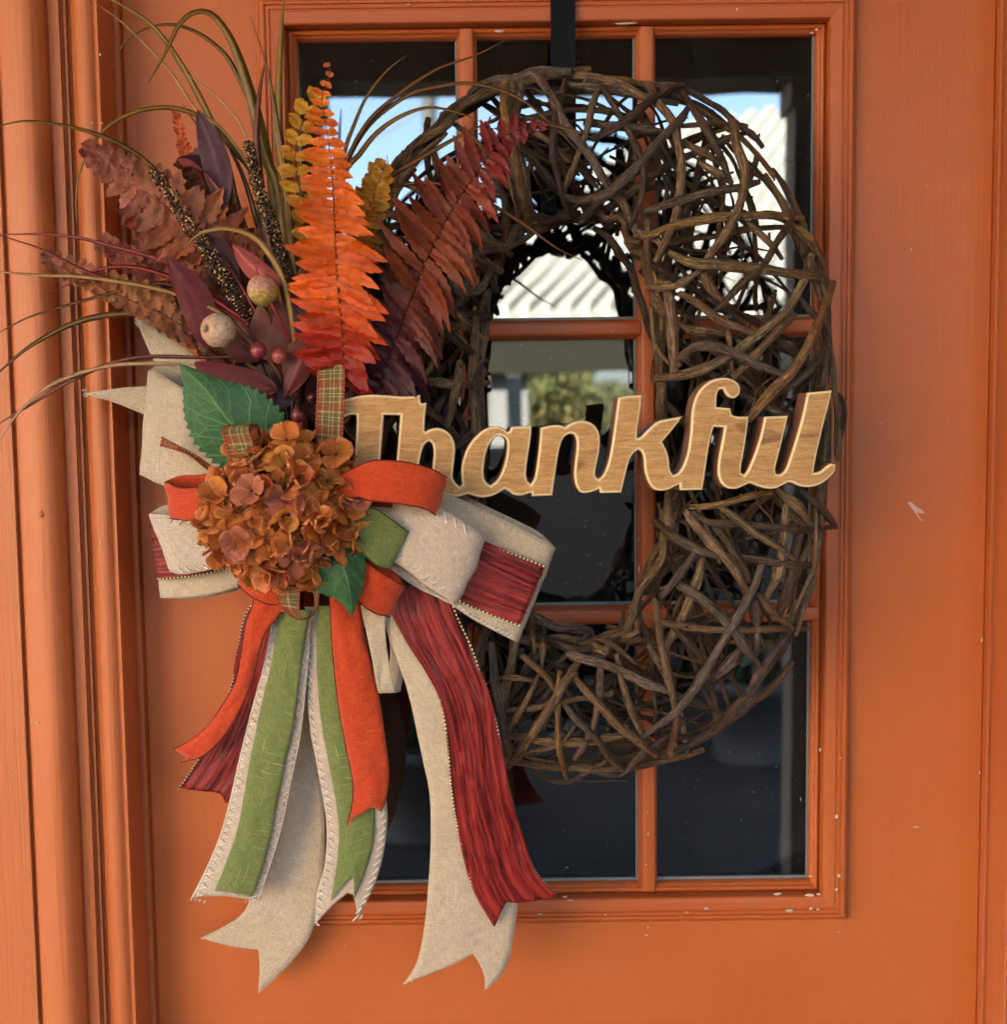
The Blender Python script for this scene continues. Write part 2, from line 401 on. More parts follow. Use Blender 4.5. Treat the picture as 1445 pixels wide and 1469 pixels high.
t = NT('stucco_wall'); o_ = t.coord('Object'); M_stucco = t.fin((.46, .36, .26, 1), .9, t.bump(t.noise(o_, 150, 4), .003))
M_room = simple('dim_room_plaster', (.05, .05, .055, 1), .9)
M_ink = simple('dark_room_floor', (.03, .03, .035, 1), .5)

# right edge of the leaf and the frame planes, all at their real depths
XL, XR = PX(199.5), PX(1417)                    # door leaf edges
JL0 = P(167, 734, .043).x; JR0 = XR + (XL - JL0) # jamb faces
JL0 = JL0
# house walls around the doorway, room behind it
g = MB()
g.box(-3.4, JL0 - .12, .02, .16, -.15, 6.8); g.box(JR0 + .12, 3.4, .02, .16, -.15, 6.8); g.box(JL0 - .12, JR0 + .12, .02, .16, ZT + .14, 6.8)  # unseen upper wall raised so its shadow covers fence and road
struct(g.build('wall', M_stucco))
g = MB()
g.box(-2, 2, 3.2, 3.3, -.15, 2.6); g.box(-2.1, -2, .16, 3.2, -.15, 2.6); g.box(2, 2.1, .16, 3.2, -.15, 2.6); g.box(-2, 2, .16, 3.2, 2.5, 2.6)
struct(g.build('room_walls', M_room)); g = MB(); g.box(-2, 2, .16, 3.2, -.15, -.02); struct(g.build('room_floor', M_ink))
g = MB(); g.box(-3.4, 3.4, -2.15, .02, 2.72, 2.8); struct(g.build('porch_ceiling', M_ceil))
g = MB(); g.box(-3.4, 3.4, -2.2, -2.05, 2.47, 2.72); tag(g.build('porch_beam', M_beam), 'dark brown beam along the porch edge, mirrored across the top panes', 'beam')
for x, lb in ((.80, 'right dark porch post mirrored at the edge of the right panes'), (-.56, 'left dark porch post mirrored in the top left pane')):
    g = MB(); wd = .07 if x < 0 else .14
    g.box(x, x + wd, -2.18, -2.08, 0, 2.47); g.box(x - .02, x + wd + .02, -2.2, -2.06, 0, .12); g.box(x - .015, x + wd + .015, -2.195, -2.065, 2.4, 2.469)
    tag(g.build('porch_post', M_beam), lb, 'post', 'porch posts')

# ------------------------------------------------------------------ door frame (casing, jambs) as milled profiles
def extrude_z(prof, z0, z1, nz=10):
    """prof: list of (X, depth); returns MB data of a vertical moulding"""
    b = MB(); zs = [z0 + (z1 - z0) * k / nz for k in range(nz + 1)]
    v = [(x, -d, z) for z in zs for x, d in prof]; n = len(prof)
    f = [(j * n + i, j * n + i + 1, (j + 1) * n + i + 1, (j + 1) * n + i) for j in range(nz) for i in range(n - 1)]
    b.add(v, f); return b
def seg(prof):  # duplicate sharp vertices so flats stay crisp
    return prof
left = [(-60, -20), (-60, 62), (16, 62), (19, 61), (21, 56), (24, 55.5), (27, 57), (30, 60.5), (38, 63), (47, 65), (57, 66), (67, 65.5), (75, 63.5), (83, 60), (89, 56), (94, 51), (96, 47), (97.5, 46),
        (98.5, 47.5), (112, 47.5), (113.5, 46), (114.5, 40), (118.5, 40), (119.5, 42.5), (123, 42.5), (124, 37), (127, 37)]
jamb = [(127.2, -20), (127.2, 37), (129, 40), (133, 43), (138, 45.2), (145, 46.2), (152, 45.6), (158, 43.6), (161, 42), (163, 41.6), (164, 43), (166.5, 43.4), (167.6, 42.6)]
def rounded(lst):
    out = []
    for i in range(len(lst) - 1):
        p0, p1, p2, p3 = [np.array(lst[max(0, min(len(lst) - 1, k))], float) for k in (i - 1, i, i + 1, i + 2)]
        def tn(a, b_, c):
            u, v = b_ - a, c - b_; return abs(math.atan2(u[0] * v[1] - u[1] * v[0], u @ v)) if np.linalg.norm(u) > 0 and np.linalg.norm(v) > 0 else 9
        if tn(p0, p1, p2) < .9 and tn(p1, p2, p3) < .9 and abs(p2[0] - p1[0]) > 1.2:
            for k in range(4):
                t_ = k / 4; out.append(tuple(.5 * ((2 * p1) + (-p0 + p2) * t_ + (2 * p0 - 5 * p1 + 4 * p2 - p3) * t_ ** 2 + (-p0 + 3 * p1 - 3 * p2 + p3) * t_ ** 3)))
        else: out.append(tuple(p1))
    return out + [tuple(lst[-1])]
left, jamb = rounded(left), rounded(jamb)
def pr(lst): return [(P(x, 734, d / 1000).x, d / 1000) for x, d in lst]
fr = empty('door_frame', (JL0 - .1, .02, 0), 'orange painted door frame with a deep rounded casing left of the door', 'door frame')
lp, jp = pr(left), pr(jamb)
jp += [(jp[-1][0] + .0004, .0415), (jp[-1][0] + .0004, .0065), (P(192.3, 734, .0065).x, .0065), (P(192.6, 734, .009).x, .009), (P(196, 734, .009).x, .009), (P(197, 734, .006).x, .006), (P(197.4, 734, .001).x, -.02)]
extrude_z(lp, 0, ZT + .1).build('casing', M_case, fr)
extrude_z(jp, 0, ZT + .06).build('jamb', M_case, fr)
XO = JR0 + XL - P(199.5, 734, 0).x
mir = XL + XR
extrude_z([(mir - x, d) for x, d in reversed(jp)], 0, ZT + .06).build('jamb', M_case, fr)
extrude_z([(mir - x, d) for x, d in reversed(lp)], 0, ZT + .1).build('casing', M_case, fr)
g = MB(); g.box(jp[0][0] + .01, mir - jp[0][0] - .01, -.04, .02, ZT + .004, ZT + .14); g.box(lp[0][0], mir - lp[0][0], -.062, -.0405, ZT + .02, ZT + .14)
g.build('head_casing', M_case, fr)
g = MB(); g.box(jp[-1][0] - .003, mir - jp[-1][0] + .003, -.05, .06, 0, .010); g.build('threshold', M_beam, fr)
# small dents, drips and flaked spots on the casing
def blob(cx, cz, rx, rz, y, seed, n=9):
    rr = random.Random(seed); ps = []
    for k in range(n):
        a = 2 * math.pi * k / n; q = rr.uniform(.55, 1.15); ps.append((cx + rx * q * math.cos(a), cz + rz * q * math.sin(a)))
    v = [(x, y, z) for x, z in ps] + [(x + (cx - x) * .25, y - .0005, z + (cz - z) * .25) for x, z in ps] + [(cx, y - .0006, cz)]
    f = [(k, (k + 1) % n, n + (k + 1) % n, n + k) for k in range(n)] + [(n + k, n + (k + 1) % n, 2 * n) for k in range(n)]
    return v, f
def chip(x, y, rx, ry, d, par, seed, mat=None):
    c = P(x, y, d); v, f = blob(c.x, c.z, rx * .0006, ry * .0006, c.y, seed)
    return obj('paint_chip', v, f, mat or M_chip, par)
M_drip = simple('thick_paint_drip', rgb(188, 88, 44), .35)

# ------------------------------------------------------------------ door
door = empty('door', ((XL + XR) / 2, .02, ZB), 'orange painted wooden door with a nine pane window behind the wreath', 'door')
ox0, ox1 = PX(387.5), PX(1222); oz1, oz0 = PZ(-7), PZ(1322)
K = DIST / FPX
n41 = 41 * K
def ring_panel(x0, x1, z0, z1, a0, a1, b0, b1, y0, y1):
    b = MB(); b.box(x0, a0, y0, y1, z0, z1); b.box(a1, x1, y0, y1, z0, z1); b.box(a0, a1, y0, y1, z0, b0); b.box(a0, a1, y0, y1, b1, z1); return b
# leaf as one sheet with a rounded arris at its edges
def leaf_mesh():
    b = MB(); a0, a1, c0, c1 = ox0 + .004, ox1 - .004, oz0 + .004, oz1 - .004
    X = [XL, XL + .0006, XL + .002] + [XL + (a0 - XL) * k / 4 for k in (1, 2, 3)] + [a0, (a0 + a1) / 2, a1] + [a1 + (XR - a1) * k / 4 for k in (1, 2, 3)] + [XR - .002, XR - .0006, XR]
    dd = {0: .0022, 1: .0007, 2: 0, len(X) - 3: 0, len(X) - 2: .0007, len(X) - 1: .0022}
    Z = [ZB, .5, 1.0, c0, (c0 + c1) / 2, c1, ZT]
    v = [(x, dd.get(i, 0), z) for z in Z for i, x in enumerate(X)]; n = len(X)
    f = []
    for j in range(len(Z) - 1):
        for i in range(n - 1):
            if 3 <= j <= 4 and 6 <= i <= 7: continue
            f.append((j * n + i, j * n + i + 1, (j + 1) * n + i + 1, (j + 1) * n + i))
    b.add(v, f)
    b.box(XL, XL + .08, .0023, .044, ZB, ZT); b.box(XR - .08, XR, .0023, .044, ZB, ZT)
    b.box(XL + .08, a0, .002, .044, ZB, ZT); b.box(a1, XR - .08, .002, .044, ZB, ZT); b.box(a0, a1, .002, .044, ZB, c0); b.box(a0, a1, .002, .044, c1, ZT)
    return b
leaf_mesh().build('door_panel', M_door, door)
MP = [(0, -.5), (0, 2.2), (1.2, 3.2), (3, 3.4), (4.2, 5), (6, 8.4), (9, 10.8), (12, 11.6), (14.5, 11.4), (15.5, 9.6), (17, 9.6), (18, 10.6), (20.5, 10.6), (21.5, 9.2), (23, 9.2), (24.5, 10.4), (28, 10.2), (34, 9.8), (39.5, 9.2), (41, 7.6), (41, -3)]
BD = [(41.1, -4.2), (42.2, -4.0), (43.4, -2.6), (45.6, -2.0), (47.6, -2.8), (49, -5.0), (51.5, -6.5), (53, -9), (53.2, -14)]
def loop_sides(prof, x0, x1, z0, z1, name, parent, upm=M_vert, hm=M_horz):
    cs = lambda o: [(x0 + o, z0 + o), (x1 - o, z0 + o), (x1 - o, z1 - o), (x0 + o, z1 - o)]
    for s in range(4):
        b = MB(); v = []
        NS = 10
        for o, d in prof:
            c = cs(o * K); p, q = c[s], c[(s + 1) % 4]
            for k in range(NS + 1):
                v.append((p[0] + (q[0] - p[0]) * k / NS, -d / 1000, p[1] + (q[1] - p[1]) * k / NS))
        n = NS + 1
        f = [(i * n + k, i * n + k + 1, (i + 1) * n + k + 1, (i + 1) * n + k) for i in range(len(prof) - 1) for k in range(NS)]
        b.add(v, f); b.build(name, upm if s % 2 else hm, parent)
loop_sides(MP, ox0, ox1, oz0, oz1, 'window_moulding', door)
# glass openings: muntin centre lines and pane edges
mx = [(PX(679, .0), 0), (PX(930, .0), 0)]
mz = [PZ(472, .0), PZ(885.5, .0)]
gx0, gx1, gz0, gz1 = ox0 + 53 * K, ox1 - 53 * K, oz0 + 53 * K, oz1 - 53 * K
HW = 14 * K                     # half width of a muntin
xs = [gx0] + [v for m_ in mx for v in (m_[0] - HW, m_[0] + HW)] + [gx1]
zs = [gz0] + [v for m_ in sorted(mz) for v in (m_ - HW, m_ + HW)] + [gz1]
loop_sides(BD, ox0, ox1, oz0, oz1, 'glazing_bead', door)
MU = [(-14, -14), (-13.8, -9.5), (-12, -7.6), (-10.6, -4.2), (-9.6, -2.0), (-8.6, -1.6), (-8.2, -.2), (-5, .3), (0, .5), (5, .3), (8.2, -.2), (8.6, -1.6), (9.6, -2.0), (10.6, -4.2), (12, -7.6), (13.8, -9.5), (14, -14)]
for m_ in mx:
    b = MB(); n = len(MU); v = [(m_[0] + o * K, -d / 1000, z) for z in (gz0 - .005, (gz0 + gz1) / 2, gz1 + .005) for o, d in MU]
    b.add(v, [(j * n + i, j * n + i + 1, (j + 1) * n + i + 1, (j + 1) * n + i) for j in range(2) for i in range(n - 1)])
    b.build('muntin', M_vert, door)
for z_ in mz:
    for c in range(3):
        a, e = xs[2 * c], xs[2 * c + 1]
        ext = 3.6 * K
        b = MB(); n = len(MU); v = [(x, -(d - .35) / 1000, z_ + o * K) for x in (a - ext if c else a - .004, (a + e) / 2, e + ext if c < 2 else e + .004) for o, d in MU]
        b.add(v, [(j * n + i, (j + 1) * n + i, (j + 1) * n + i + 1, j * n + i + 1) for j in range(2) for i in range(n - 1)])
        b.build('muntin', M_horz, door)
for r_ in range(3):
    for c in range(3):
        b = MB(); b.box(xs[2 * c] - .003, xs[2 * c + 1] + .003, .0145, .0185, zs[2 * r_] - .003, zs[2 * r_ + 1] + .003)
        b.build('pane', M_glass, door)
        # grey sealing tape showing round the pane
        b = MB(); a0, a1, c0, c1 = xs[2 * c] + .0002, xs[2 * c + 1] - .0002, zs[2 * r_] + .0002, zs[2 * r_ + 1] - .0002; e = .0016
        b.box(a1 - e, a1, .0128, .0144, c0, c1); b.box(a0, a1 - e, .0128, .0144, c0, c0 + e * 1.4)
        b.build('sealing_tape', M_tape, door)
b = MB(); b.box(XL + .1, ox0 + 30 * K, .0441, .05, oz0, oz1); b.box(ox1 - 30 * K, XR - .1, .0441, .05, oz0, oz1)
b.build('inner_trim', M_room, door)
# chips of orange paint missing
for i, (x, y, rx, ry, d) in enumerate([(585, 7, 4, 1.6, .0115), (717, 45, 9, 2, .0035), (898, 34, 15, 1.8, .008), (1058, 14, 3, 2, .011), (1175, 1282, 5, 2, .0094), (1162, 1284, 7, 2.4, .0095), (1115, 1282, 7, 2.2, .0095),
        (1133, 1306, 8, 3.4, .0118), (1164, 1303, 4, 2.4, .0118), (1174, 1304, 3.4, 2, .0118), (1201, 1171, 2.6, 4.4, .0118), (1204, 1256, 3, 3, .0118), (1200, 1276, 3, 3, .0118), (1163, 1257, 3, 2.4, .004), (1014, 1303, 5, 2, .0118), (985, 1308, 3.6, 1.5, .0118),
        (820, 1291, 5, 1.4, .0095), (811, 1286, 4, 1.5, .0095), (869, 1312, 2, 2, .0108), (775, 1311, 4, 1.6, .0112), (1216, 1017, 2, 2.2, .008), (1177, 1075, 2, 3.4, .0092), (1206, 1087, 1.5, 2.4, .0118), (1213, 700, 1, 2.4, .01),
        (916, 774, 1.4, 5, .0005), (917, 817, 1.2, 6, .0005), (927, 1240, 1.3, 2, .0008), (930, 1196, 1.3, 3.5, .0008), (929, 1165, 1.2, 2, .0008), (1172, 43, 3, 2, .004), (1165, 48, 4, 1.4, .003), (923, 494, 1.6, 2.4, .0006), (880, 476, 3, 1, .0006),
        (1409, 918, 1.6, 4, .0008), (1406, 1108, 1.4, 3, .0008), (1315, 1186, 5, 1.2, .0004), (1265, 607, 1, 1, .0004), (1330, 267, 1, 1, .0004), (1308, 358, 1.2, 2.4, .0004), (930, 1330, 1.4, 3, .0008), (1203, 1337, 2, .8, .0004), (928, 1341, 3, 1, .0004), (760, 1323, 2, 1, .0006)]):
    chip(x, y, rx, ry, d, door, i)
for i, (x, y, rx, ry, d) in enumerate([(125, 46, 1.5, 2.5, .044), (144, 79, 1.8, 2.4, .0464), (133, 177, 1.5, 1.5, .0455), (146, 177, 1.5, 1.5, .0465), (53, 1037, 2, 2.4, .066), (94, 1060, 4.5, 3, .0495), (97, 1063, 4, 2, .0475), (157, 967, 1.6, 1.6, .0445), (162, 961, 1.3, 1.6, .043), (155, 982, 2, 2, .0445),
        (138, 847, 1.6, 1.6, .045), (159, 1148, 2.5, 1.8, .0445), (173, 1155, 2, 4.6, .043), (98, 1326, 1.6, 1.6, .047), (145, 779, 2, 2, .0462), (46, 1170, 1, 2, .065), (106, 1090, 3, 1, .048), (175, 1225, 1, 1.6, .043), (119, 834, 1.4, 4, .0425), (60, 738, 3, 6, .066)]):
    chip(x, y, rx, ry, d + .0003, fr, 100 + i, M_drip if i in (11, 12, 17, 18, 19, 15) else None)
# the curled white scrape right of the word sign
def scrape():
    pts = [(1303, 721, 1), (1307, 723, 3.4), (1311, 728, 4.2), (1316, 732, 3.8), (1321, 733, 3.4), (1326, 736, 1)]
    V, F = [], []
    for i, (x, y, w_) in enumerate(pts):
        for s in (-1, 1):
            V.append(tuple(P(x - s * w_ * .35, y + s * w_ * .8, .0004)))
    for i in range(len(pts) - 1): F.append((2 * i, 2 * i + 1, 2 * i + 3, 2 * i + 2))
    n = len(V)
    for x, y, w_ in [(1312, 733, .9), (1318, 741, .8), (1324, 748, .3)]:
        for s in (-1, 1): V.append(tuple(P(x - s * w_, y + s * w_ * .6, .0004)))
    F += [(n, n + 1, n + 3, n + 2), (n + 2, n + 3, n + 5, n + 4)]
    obj('paint_scrape', V, F, simple('scraped_pinkish_primer', rgb(232, 196, 186), .6), door)
scrape()

# ------------------------------------------------------------------ what stands across the street (seen mirrored in the glass)
def RF(x, y, Yd):
    """place at distance Yd in front of the house whose mirror image shows at pixel x, y"""
    p = P(x, y, -Yd); return Vector((p.x, -Yd, p.z))
M_roofw = simple('white_corrugated_metal', (.22, .21, .185, 1), .45, 20)
M_white = simple('white_post_paint', (.16, .155, .15, 1), .6, 20)
M_olive = simple('olive_fascia_paint', (.020, .019, .014, 1), .8, 20, spec=.08)
M_shop = simple('shop_wall_render', (.04, .038, .03, 1), .8, 20)
M_win = simple('dark_shop_window', (.012, .016, .02, 1), .15, 20)
shop = empty('shop', (0, -7.5, -.15), 'low shop with a white corrugated roof across the street, mirrored in the panes', 'building')
A, B = RF(640, 452, 6.2), RF(1300, 452, 6.2); Cc, D_ = RF(905, 222, 9.0), RF(1500, 118, 9.2)
b = MB(); NR = 22
for i in range(NR):
    for j, (u0, u1, h) in enumerate(((0, .5, 0.0), (.5, 1, .07))):
        a0, a1 = (i + u0) / NR, (i + u1) / NR
        q = [A.lerp(B, a0), A.lerp(B, a1), Cc.lerp(D_, a1), Cc.lerp(D_, a0)]
        up_ = Vector((0, -.3, 1)).normalized() * h
        q2 = [p + up_ for p in q]; q3 = [p - Vector((0, 0, .05)) for p in q]
        if j: q2[2] = q2[2] + Vector((0, -.25, .22)); q2[3] = q2[3] + Vector((0, -.25, .22))
        b.add([tuple(p) for p in q2 + q3], [(0, 1, 2, 3), (4, 7, 6, 5), (0, 4, 5, 1), (1, 5, 6, 2), (2, 6, 7, 3), (3, 7, 4, 0)])
b.build('roof', M_roofw, shop)
b = MB(); f0, f1 = RF(640, 456, 6.3), RF(1300, 528, 6.3); b.box(f0.x - .4, f1.x, -6.42, -6.3, f1.z, f0.z + .02); b.build('fascia', M_olive, shop)
for x0, x1 in ((702, 728), (750, 759), (1010, 1024), (1140, 1152)):
    p, q = RF(x0, 530, 6.45), RF(x1, 530, 6.45); b = MB(); b.box(p.x, q.x, -6.5, -6.42, -.15, p.z); b.build('post', M_white, shop)
p, q = RF(560, 470, 8.6), RF(757, 900, 8.6); b = MB(); b.box(p.x, q.x, -8.8, -8.6, -.15, 2.5); b.build('wall', M_shop, shop)
p, q = RF(716, 540, 8.58), RF(751, 640, 8.58); b = MB(); b.box(p.x, q.x, -8.6, -8.56, q.z, p.z); b.build('window', M_win, shop)
b = MB(); p = RF(915, 640, 8.6); b.box(RF(925, 500, 8.6).x, 7, -8.8, -8.6, -.15, 2.6); b.build('wall', M_shop, shop)
t = NT('hedge_leaf_green'); a_ = t.n('ShaderNodeAttribute', attribute_name='Col'); M_tree = t.fin(a_.outputs['Color'], .7)
def leaf_cloud(c, r, n, size, cols, seed):
    rr = random.Random(seed); b = MB()
    for i in range(n):
        th, ph = rr.uniform(0, 6.283), math.acos(rr.uniform(-1, 1)); q = rr.uniform(.35, 1) ** .6 * (1 + .25 * math.sin(3 * th + seed) * math.sin(2 * ph))
        p = Vector((c[0] + r[0] * q * math.sin(ph) * math.cos(th), c[1] + r[1] * q * math.sin(ph) * math.sin(th), c[2] + r[2] * q * math.cos(ph)))
        u = Vector((rr.gauss(0, 1), rr.gauss(0, 1), rr.gauss(0, 1))).normalized(); v = u.orthogonal().normalized(); s = size * rr.uniform(.6, 1.3)
        cc = vary(rr.choice(cols), .3, rr)
        b.add([tuple(p + u * s), tuple(p + v * s * .5), tuple(p - u * s), tuple(p - v * s * .5)], [(0, 1, 2, 3)], None, [cc] * 4)
    return b
def tree(c, r, th, label, seed, cols, n=8000):
    e = empty('street_tree', (c[0], c[1], -.15), label, 'tree', 'trees across the street')
    tube('trunk', [(c[0] + .05 * math.sin(k), c[1], -.15 + (c[2] + .15) * k / 6) for k in range(7)], lambda s: th * (1.2 - .6 * s), M_beam, e, 8)
    leaf_cloud(c, r, n, .055, cols, seed).build('crown', M_tree, e)
YG = [(.11, .10, .03, 1), (.15, .125, .04, 1), (.06, .075, .025, 1)]; DG = [(.03, .045, .02, 1), (.05, .065, .03, 1)]
c = RF(795, 570, 15); tree((c.x, c.y, c.z), (.62, .7, .75), .07, 'yellow green tree behind the shop, mirrored in the middle pane', 3, YG)
c = RF(860, 600, 19); tree((c.x, c.y, c.z), (1.1, 1, .6), .08, 'low olive tree farther back, mirrored beside the k of the sign', 5, YG + DG)
M_fence = simple('added_dark_fence_board', (.022, .02, .02, 1), .8, 30)
fence = empty('added_dark_fence', (0, -5.4, -.15), 'added dark board fence across the street, keeping the mirrored lower panes dark', 'fence')  # invented fence, hides sunlit ground so the mirrored lower panes stay dark
rr = random.Random(8)
for i in range(26):
    x = -3.4 + i * .27; b = MB(); b.box(x, x + .267, -5.4 + rr.uniform(-.01, .01), -5.365, -.15, 1.44 + rr.uniform(-.03, .03)); b.build('board', M_fence, fence)
for z in (.25, 1.05): b = MB(); b.box(-3.4, 3.6, -5.46, -5.415, z, z + .09); b.build('rail', M_fence, fence)
def planter(x, y, Yd, r, label):
    p = RF(x, y, Yd); e = empty('planter', (p.x, -Yd, 0 if Yd < 2.3 else -.15), label, 'planter', 'stone planters by the street'); z0 = 0 if Yd < 2.3 else -.15
    pf = [(.7, 0), (.74, .05), (.66, .08), (.8, .5), (.98, .95), (1.06, 1.0), (1.06, 1.12), (.94, 1.12), (.9, 1.0), (0, 1.0)]; V, F = [], []; n = 28
    for q, h in pf:
        for k in range(n): V.append((p.x + r * q * math.cos(2 * pi_ * k / n), -Yd + r * q * math.sin(2 * pi_ * k / n), z0 + h * r * 1.5))
    for j in range(len(pf) - 1):
        for k in range(n): F.append((j * n + k, j * n + (k + 1) % n, (j + 1) * n + (k + 1) % n, (j + 1) * n + k))
    obj('pot', V, F, M_pot, e); leaf_cloud((p.x, -Yd, z0 + r * 2.3), (r * 1.1, r * 1.1, r * .9), 500, .05, DG, int(x)).build('shrub', M_tree, e)
pi_ = math.pi; M_pot = simple('grey_cast_stone', (.05, .05, .052, 1), .8, 40)
planter(600, 1150, 3.6, .24, 'grey stone planter nearer the door, mirrored in the lower left pane')
planter(1075, 960, 4.6, .26, 'grey stone planter by the fence, mirrored in the lower right pane')
planter(830, 900, 5.0, .22, 'small grey stone planter by the fence, mirrored below the sign')
M_bounce_wall = simple('cream_bounce_render', (.62, .47, .32, 1), .9, 8)
def fill_house(x0, x1, y, h, label, n):  # unseen houses, added to bounce warm sunlight towards the door
    e = empty('house', ((x0 + x1) / 2, y, -.15), label, 'building', 'added unseen houses bouncing light from across the street')
    b = MB(); b.box(x0, x1, y - 3, y, -.15, h); b.build('wall', M_bounce_wall, e)
    b = MB(); b.box(x0 - .2, x1 + .2, y - 3.2, y + .3, h, h + .22); b.build('roof', M_olive, e)
    for k in range(n):
        for z in (.8, 3.4):
            cx = x0 + (x1 - x0) * (k + .5) / n; b = MB(); b.box(cx - .5, cx + .5, y + .001, y + .03, z, z + 1.3); f_ = b.build('window', M_white, e)
            b = MB(); b.box(cx - .44, cx + .44, y + .031, y + .034, z + .06, z + 1.24); b.build('pane', M_win, f_)
fill_house(-13.5, -3.6, -8.2, 6.2, 'added unseen tall cream house left of the shop, bouncing warm light', 4)
fill_house(8.4, 15, -9.5, 4.6, 'added unseen lower cream house right of the shop, bouncing warm light', 3)
g = MB(); g.box(1.75, 1.87, -2.04, .02, 0, 2.72); struct(g.build('side_light_baffle', M_beam))  # unseen wall, added to block light coming from the right
pp = RF(620, 300, 12); b = MB(); tv, tf, tu = tube_data([(pp.x, -12, -.15), (pp.x, -12, 3), (pp.x, -12, 7.5)], lambda s: .09 - .02 * s, 8); b.add(tv, tf); b.box(pp.x - .5, pp.x + .5, -12.06, -11.94, 6.7, 6.8)
tag(b.build('utility_pole', M_white, smooth=True), 'pale utility pole mirrored in the top left pane', 'pole')
for i, (p, q) in enumerate(((RF(380, 255, 12), RF(700, 80, 12)), (RF(560, 320, 11), RF(760, 60, 11)))):
    pts = [p.lerp(q, k / 14) - Vector((0, 0, .25 * math.sin(math.pi * k / 14))) for k in range(15)]
    tag(tube('overhead_wire', pts, .012, M_beam, None, 5), ('lower' if i == 0 else 'upper') + ' dark overhead wire mirrored against the sky', 'wire', 'wires over the street')
# ================================================================== WREATH
def sgp(v, p): return math.copysign(abs(v) ** p, v)
def outer(t):
    c, s = math.cos(t), math.sin(t); p = 2 / 2.4
    ax = 365 if c > 0 or s > 0 else 318
    return 838 + ax * sgp(c, p), 608 - 508 * sgp(s, p)
def inner(t):
    c, s = math.cos(t), math.sin(t); p = 2 / 2.6
    return 818 + 122 * sgp(c, p), 612 - 293 * sgp(s, p)
WD, WH = .066, .047
TT = np.linspace(0, 2 * math.pi, 721)
OUT = np.array([outer(t) for t in TT]); INN = np.array([inner(t) for t in TT])
def ring_u(x, y):
    """ring coordinate -1 (inner rim) .. 1 (outer rim) of a photo point"""
    d = OUT - INN; L2 = (d ** 2).sum(1); p = np.array((x, y)) - INN
    k = (p * d).sum(1) / L2; q = INN + d * k[:, None]; e = ((q - (x, y)) ** 2).sum(1)
    i = int(np.argmin(e + 1e3 * np.maximum(0, np.abs(k - .5) - 1.2))); return 2 * k[i] - 1
def tor(t, ph, rs=1.0):
    u = math.cos(ph) * rs; o, i = outer(t), inner(t)
    k = (u + 1) / 2; x, y = i[0] + (o[0] - i[0]) * k, i[1] + (o[1] - i[1]) * k
    p = P(x, y, WD); p.y = -(WD + WH * math.sin(ph) * rs); return p
TOPW = P(800, 300, WD)
wreath = empty('grapevine_wreath', TOPW, 'large oval grapevine wreath in the shape of the letter O hanging on the door', 'wreath')
BR = [rgb(142, 110, 74), rgb(154, 124, 88), rgb(114, 87, 60), rgb(130, 108, 88), rgb(164, 122, 72), rgb(98, 76, 58), rgb(146, 116, 80), rgb(112, 94, 80)]
vseed = [0]
def cane(pts, r, col=None, jit=.0008, parent=wreath, name='vine', collect=None):
    vseed[0] += 1; rr = random.Random(vseed[0] * 13)
    a = catmull([tuple(p) for p in pts], 6); L = np.linalg.norm(np.diff(a, axis=0), axis=1).sum(); n = max(7, int(L / .0075))
    a = resample(a, n + 1)
    ph = [rr.uniform(0, 6.28) for _ in range(6)]
    s = np.linspace(0, L, n + 1)[:, None]
    a = a + jit * np.hstack([np.sin(s * 70 + ph[0]) + .5 * np.sin(s * 160 + ph[1]), .6 * np.sin(s * 60 + ph[2]), np.sin(s * 80 + ph[3]) + .5 * np.sin(s * 170 + ph[4])])
    knot = [rr.uniform(0, 1) for _ in range(max(1, int(L / .09)))]
    def rf(q):
        k = 1 + .05 * math.sin(q * L * 120 + ph[0]) + .04 * math.sin(q * L * 300 + ph[1])
        for kk in knot: k += .38 * math.exp(-((q - kk) * L / .0035) ** 2)
        e = min(q, 1 - q) * L; return r * k * (.72 + .28 * min(1, e / .02)) * (1 - .14 * q)
    # kinks where side shoots once grew, and the broken stubs of those shoots
    for kk in knot:
        o_ = np.array([rr.gauss(0, 1), rr.gauss(0, .5), rr.gauss(0, 1)]) * min(.0008, r * .2)
        a = a + o_[None] * np.exp(-((np.linspace(0, 1, n + 1) - kk) * L / .012) ** 2)[:, None]
    c_ = vary(col or rr.choice(BR), .14, rr)
    v, f, u = tube_data(a, rf, 9, .10, vseed[0]); b = MB(); b.add(v, f, u, [c_] * len(v))
    if r > .0022:
        for kk in knot[:2]:
            i = int(kk * (n - 1)); T = Vector(a[min(n, i + 1)] - a[i]).normalized(); d_ = (T * rr.uniform(.2, .9) + Vector((rr.gauss(0, .6), -abs(rr.gauss(.3, .4)), rr.gauss(0, .6)))).normalized()
            p = Vector(a[i]); l_ = r * rr.uniform(1.3, 2.6); v, f, u = tube_data([p, p + d_ * l_ * .6, p + d_ * l_], lambda q: r * (.48 - .12 * q), 6, .1, vseed[0] + 3); b.add(v, f, u, [tuple(x * 1.25 for x in c_[:3]) + (1,)] * len(v))
    if collect is not None: collect.add(b.v, b.f, b.uv, b.c); return None
    return b.build(name, M_bark, parent, smooth=True)
